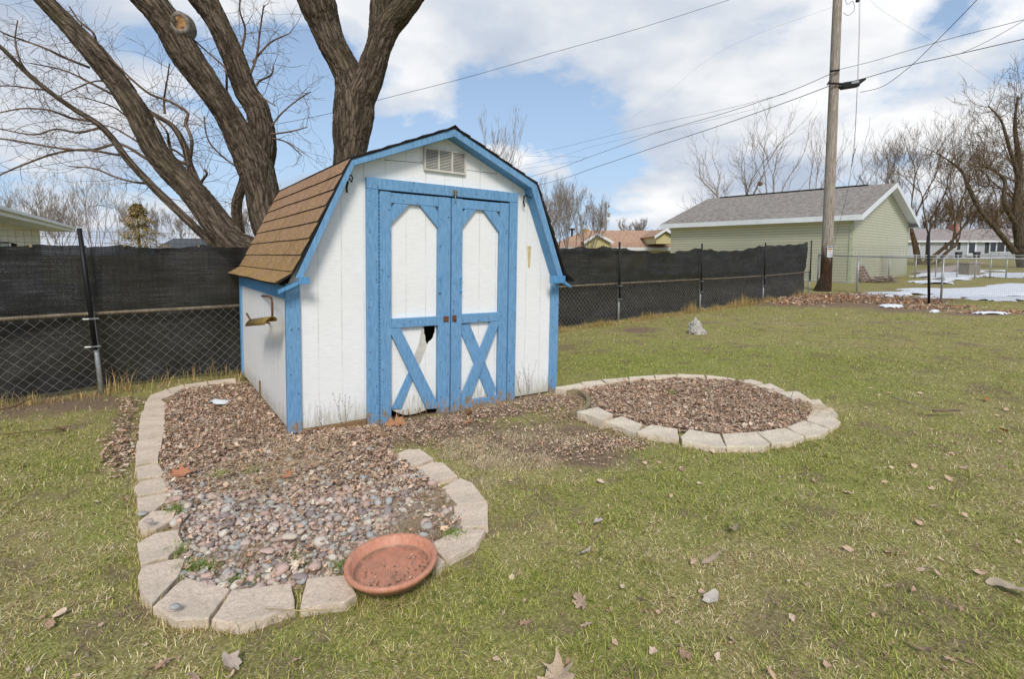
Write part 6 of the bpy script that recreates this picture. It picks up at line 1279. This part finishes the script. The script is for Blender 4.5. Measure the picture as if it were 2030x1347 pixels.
# white bird like debris
p = G(433, 803, .05); mb = MB(); mb.add([(-.10, 0, .02), (-.05, .035, .05), (0, .03, .02), (.08, .035, .03), (.13, .01, .05), (.07, -.02, .01), (0, -.05, .02), (-.05, -.03, .04), (0, 0, .05)], [(0,1,8,7),(1,2,8),(2,3,8),(3,4,5),(3,5,8),(5,6,8),(6,7,8)]); o = mb.build('torn_plastic', simple('white_plastic', (.74, .77, .80), rough=.4), None, loc=p); o.modifiers.new('s', 'SOLIDIFY').thickness = .003; tag(o, 'crumpled white plastic scrap in the litter left of the shed', 'litter')
# white rocks
def rock(px, py, wpx, hpx, label, mat, seed):
    p = GG(px, py); s = wpx/F*p.y; hh_ = hpx/F*p.y; bm = bmesh.new(); bmesh.ops.create_icosphere(bm, subdivisions=5, radius=.5)
    for v in bm.verts:
        c = v.co.copy(); n = mnoise.noise(c*3+Vector((seed, 0, 0)))*.45+mnoise.noise(c*9+Vector((seed, 0, 0)))*.22+mnoise.noise(c*24)*.08; c *= 1+n; t = (c.z+.5); k = 1.15-.75*min(1, max(0, t)); v.co = Vector((c.x*s*k*1.1+.10*s*(.5-t), c.y*s*k*.8, (c.z+.38)*hh_*1.12))
    me = bpy.data.meshes.new('rock'); bm.to_mesh(me); bm.free(); o = link('rock', me, mat, None, (p.x, p.y, p.z-.03)); smooth(o); tag(o, label, 'rock')
rock(1379, 661, 36, 33, 'white pitted rock standing on the lawn near the fence', M['whitestone'], 3)
# snow
def px_patch(ells, label, zoff=.03, step=.12):
    A_ = []; 
    for (cx, cy, rx, ry) in ells:
        for sx in (-1, 1):
            for sy in (-1, 1): q = GG(max(cx+sx*rx, 0), cy+sy*ry); A_.append(q[:2])
    A_ = np.array(A_); X, Y = np.meshgrid(np.arange(A_[:, 0].min()-.5, A_[:, 0].max()+.5, step), np.arange(A_[:, 1].min()-.5, A_[:, 1].max()+.5, step), indexing='ij')
    qx, qy = proj(X, Y, gz(X, Y)); m = np.full(X.shape, -9.)
    for (cx, cy, rx, ry) in ells: m = np.maximum(m, 1-((qx-cx)/rx)**2-((qy-cy)/ry)**2)
    m = m+(fbm(X*.35, Y*1.9, 0, 4, 33)-.5)*3.2+.12; Z = gz(X, Y)+zoff*np.clip(m*2, -.6, 1)+(fbm(X*2, Y*2, 0, 3, 4)-.5)*.02
    n, k = X.shape; ix = np.arange(n*k).reshape(n, k); keep = (m[:-1, :-1] > -.2) & (m[1:, 1:] > -.2); f = np.stack([ix[:-1, :-1], ix[1:, :-1], ix[1:, 1:], ix[:-1, 1:]], -1)[keep]; us, inv = np.unique(f.ravel(), return_inverse=True)
    if len(us): tag(npmesh('snow', np.stack([X.ravel()[us], Y.ravel()[us], Z.ravel()[us]], -1), inv.reshape(-1, 4), M['snow'], sm=True), label, 'snow', kind='stuff')
px_patch([(1900, 579, 130, 4), (1740, 586, 60, 2.5), (2000, 581, 70, 6), (1960, 576, 110, 5), (1900, 588, 90, 3), (1990, 592, 60, 4), (1780, 582, 70, 3), (1830, 575, 60, 2), (2020, 572, 60, 8), (1930, 583, 60, 3)], 'snow strips on the lawn beyond the right fence', .05)
px_patch([(1880, 548, 60, 6), (1950, 532, 55, 7), (1860, 530, 45, 5), (2010, 546, 60, 4), (1990, 525, 40, 4), (1850, 560, 40, 3)], 'snow bank around the tan box', .07, .16)
px_patch([(1764, 607, 18, 2.2), (1853, 617, 11, 2.5), (1965, 621, 35, 1.5)], 'small snow remnants at the lawn edge', .04, .05)
# driveway
mb = MB(); q = [GG(1800, 541), GG(1880, 541), GG(1960, 520), GG(1930, 519)]; mb.add([v+Vector((0, 0, .012)) for v in q], [(0, 1, 2, 3)]); tag(mb.build('driveway', simple('drive_concrete', (.46, .38, .33), rough=.9)), kind='structure')
# terracotta saucer
sp_ = G(777, 1131, .05); sa = empty('plant_saucer', (sp_.x, sp_.y, .058), (rad(2.5), rad(-2), 0)); tag(sa, 'round terracotta plant saucer tilted on the front edging blocks', 'plant saucer')
prof = [(0, .0), (.150, .0), (.160, -.001), (.168, .003), (.184, .040), (.187, .044), (.193, .049), (.205, .050), (.210, .045), (.210, .031), (.204, .028), (.198, .024), (.178, -.008), (.165, -.012), (0, -.012)]
na = 72; vs = []; fs2 = []
for (rr_, zz_) in prof:
    for j in range(na): q = 2*math.pi*j/na; vs.append((math.cos(q)*max(rr_, .0005), math.sin(q)*max(rr_, .0005), zz_))
for i in range(len(prof)-1): fs2 += [(i*na+j, i*na+(j+1) % na, (i+1)*na+(j+1) % na, (i+1)*na+j) for j in range(na)]
mb = MB(); mb.add(vs, fs2); mb.build('dish', M['terra'], sa, sm=True)
k = 130; an = r_.random(k)*6.28; rr_ = .15*np.sqrt(r_.random(k)); pp = np.column_stack([np.cos(an)*rr_+.03, np.sin(an)*rr_*.9-.035, np.full(k, .006)]); pp = pp[(np.hypot(pp[:, 0], pp[:, 1]) < .165)&((pp[:, 1] < -.02)|(pp[:, 0] > .06)|(r_.random(k) < .12))]
dbr = litter('saucer_debris', pp, r_.uniform(.004, .019, len(pp)), r_, None, kind=None, tilt=.25, cols=LC*.8); dbr.parent = sa; dbr['kind'] = 'stuff'; dbr['label'] = 'dark leaf crumbs on the saucer floor'
# ================================================================ grass
def blades(P, length, width, lean, col, name, label, zf=gh, kind='stuff', cat='grass', dz=0.):
    n = len(P); r = r_; az = r.random(n)*6.283; wa = r.random(n)*6.283; base = np.column_stack([P, zf(P[:, 0], P[:, 1])+dz-.004]); ln = length
    dirv = np.column_stack([np.cos(az)*np.sin(lean), np.sin(az)*np.sin(lean), np.cos(lean)]); mid = base+dirv*(ln*.55)[:, None]; l2 = np.minimum(lean+r.uniform(.1, .7, n), 1.75)
    d2 = np.column_stack([np.cos(az)*np.sin(l2), np.sin(az)*np.sin(l2), np.cos(l2)]); tip = mid+d2*(ln*.45)[:, None]; wv = np.column_stack([-np.sin(az+.0)*1., np.cos(az)*1., np.zeros(n)])*width[:, None]*.5
    V = np.stack([base-wv, base+wv, mid+wv*.8, mid-wv*.8, tip], 1).reshape(-1, 3); i = np.arange(n)*5
    Fq = np.vstack([np.column_stack([i, i+1, i+2]), np.column_stack([i, i+2, i+3]), np.column_stack([i+3, i+2, i+4])])
    o = npmesh(name, V, Fq, M['blade'], col=np.repeat(col, 5, 0)); tag(o, label, cat, kind=kind); return o
BLK = [b_[0] for b_ in blocks]
def grass_ok(P):
    k = ~inpoly(P[:, 0], P[:, 1], LBin) & ~inpoly(P[:, 0], P[:, 1], RBin) & shed_free(P)
    for b_ in BLK: k &= ~inpoly(P[:, 0], P[:, 1], b_)
    dd_ = np.column_stack([P[:, 0]-a.x, P[:, 1]-a.y])@np.array([-nrm.x, -nrm.y]); k &= dd_ < .35; return k
def lawn_cols(P, r):
    qx, qy = proj(P[:, 0], P[:, 1], 0.); n = len(P); g = gauss(qx, qy, GREEN); d = gauss(qx, qy, DIRT); pale = gauss(qx, qy, PALE)
    ns = fbm(P[:, 0]*1.1, P[:, 1]*1.1, 0, 4, 77); n3 = fbm(P[:, 0]*5, P[:, 1]*5, 0, 3, 78); pg = np.clip(.41+.42*g+(ns-.5)*1.7+(n3-.5)*1.1-pale*.8-.3*d, .04, .88)
    t = r.random(n); isg = t < pg; gc_ = np.array([(.175, .215, .033), (.285, .325, .05), (.40, .415, .085), (.52, .49, .14)])[r.integers(0, 4, n)]; sc_ = np.array([(.60, .49, .22), (.74, .61, .32), (.47, .35, .145), (.86, .74, .47), (.30, .195, .095)])[r.integers(0, 5, n)]
    c = np.where(isg[:, None], gc_, sc_)*r.uniform(.62, 1.22, n)[:, None]; c = np.where((pale > .4)[:, None], c*1.18, c); return c, isg, d, n3, ns
for (y0, y1, n, ln, wd) in ((1.3, 2.6, 150000, (.014, .044), (.0018, .0038)), (2.6, 4.4, 210000, (.015, .045), (.0023, .0046)), (4.4, 8, 210000, (.018, .05), (.003, .0055)), (8, 17, 170000, (.025, .06), (.005, .010))):
    P = wedge(n, y0, y1, r_); P = P[grass_ok(P)]; c, isg, d, n3, ns = lawn_cols(P, r_); keep = r_.random(len(P)) < np.clip(1.15-d*1.05-np.clip((n3-.55)*6, 0, .68)*(1-.4*ns), .03, 1)
    P, c, isg = P[keep], c[keep], isg[keep]; m = len(P)
    cl_h = .55+.75*fbm(P[:, 0]*9, P[:, 1]*9, 0, 2, 91)**1.5*1.6
    blades(P, r_.uniform(*ln, m)*np.where(isg, 1.05, .95)*cl_h*np.where(r_.random(m) < .05, 1.5, 1.), r_.uniform(*wd, m), np.clip(r_.normal(1.12, .28, m), .15, 1.5)+np.where(isg, -.08, .2), c, 'grass', 'short winter lawn grass, part green part straw')
# tufts against the edging
sp2 = []
for pts, cc_ in blocks[10:20]+blocks[25:34]:
    for i in range(len(pts)):
        p, q = pts[i], pts[(i+1) % len(pts)]
        for k in range(40):
            t = random.random(); x = p[0]+(q[0]-p[0])*t; y = p[1]+(q[1]-p[1])*t; dx, dy = x-cc_[0], y-cc_[1]; l = math.hypot(dx, dy); o_ = random.uniform(.0, .04); sp2.append((x+dx/l*o_, y+dy/l*o_))
P = np.array(sp2); P = P[grass_ok(P)]; c, isg, *_ = lawn_cols(P, r_); blades(P, r_.uniform(.03, .08, len(P)), r_.uniform(.0018, .0035, len(P)), np.clip(r_.normal(.6, .3, len(P)), .1, 1.3), c, 'grass', 'longer grass growing against the edging blocks')
# little green tufts among the stones, pale straw mat at the bed's right
P = np.vstack([np.column_stack([r_.normal(G(x, y)[0], .035, 130), r_.normal(G(x, y)[1], .03, 130)]) for x, y in ((405, 1130), (470, 1160), (372, 1135), (505, 940), (440, 950), (590, 1125), (900, 1070), (350, 1020), (350, 1098), (690, 1130), (1330, 785), (1390, 780))])
blades(P, r_.uniform(.03, .06, len(P)), r_.uniform(.002, .004, len(P)), np.clip(r_.normal(.8, .3, len(P)), .1, 1.4), np.array([(.22, .30, .06)])*r_.uniform(.7, 1.3, len(P))[:, None], 'grass', 'small bright green tufts between the stones', dz=.03)
P = np.vstack([np.column_stack([r_.normal(G(x, y)[0], .09, 1500), r_.normal(G(x, y)[1], .07, 1500)]) for x, y in ((860, 1040), (900, 1000), (830, 1060), (880, 985), (640, 1100), (480, 1100))]); P = P[inpoly(P[:, 0], P[:, 1], LBin)]
blades(P, r_.uniform(.02, .05, len(P)), r_.uniform(.0015, .003, len(P)), np.clip(r_.normal(1.2, .2, len(P)), .1, 1.5), np.array([(.46, .35, .22)])*r_.uniform(.7, 1.2, len(P))[:, None], 'dry_grass_mat', 'pale dry grass matted at the right inside of the stone bed', dz=.03)
cl = [G(random.gauss(1005, 62), random.gauss(905, 22)) for _ in range(46)]+[G(random.gauss(1085, 40), random.gauss(862, 14)) for _ in range(14)]+[G(random.gauss(930, 30), random.gauss(885, 12)) for _ in range(12)]
P = np.vstack([np.column_stack([r_.normal(c_.x, .045, 190), r_.normal(c_.y, .045, 190)]) for c_ in cl]); P = P[grass_ok(P)]
blades(P, r_.uniform(.02, .05, len(P)), r_.uniform(.0018, .0034, len(P)), np.clip(r_.normal(1.0, .35, len(P)), .1, 1.5), np.array([(.62, .50, .31), (.50, .38, .22), (.72, .60, .40)])[r_.integers(0, 3, len(P))]*r_.uniform(.7, 1.15, len(P))[:, None], 'dry_grass_tufts', 'pale dead grass tufts on the bare ground between the two beds', cat='dry grass')
# tall tan grass along the fence foot
n = 17000; S = r_.uniform(S0, S1, n); dens = np.clip(fbm(S*1.1, 0*S, 0, 3, 55)*2.2-.45, .05, 1); S = S[r_.random(n) < dens]; O = r_.normal(.08, .10, len(S)); P = np.column_stack([a.x+d41.x*S+nrm.x*O, a.y+d41.y*S+nrm.y*O]); P = P[shed_free(P, .02)]
hs = fbm(P[:, 0]*1.5, P[:, 1]*1.5, 0, 3, 56); m = len(P); cc_ = np.array([(.56, .36, .13), (.66, .46, .22), (.42, .28, .11), (.26, .27, .08)])[r_.integers(0, 4, m)]*r_.uniform(.7, 1.2, m)[:, None]
blades(P, r_.uniform(.10, .34, m)*np.clip((hs-.22)*2.6, .3, 1.5), r_.uniform(.0025, .006, m), np.abs(r_.normal(.5, .38, m)), cc_, 'dry_grass', 'tall tan dead grass along the foot of the fence', cat='dry grass')
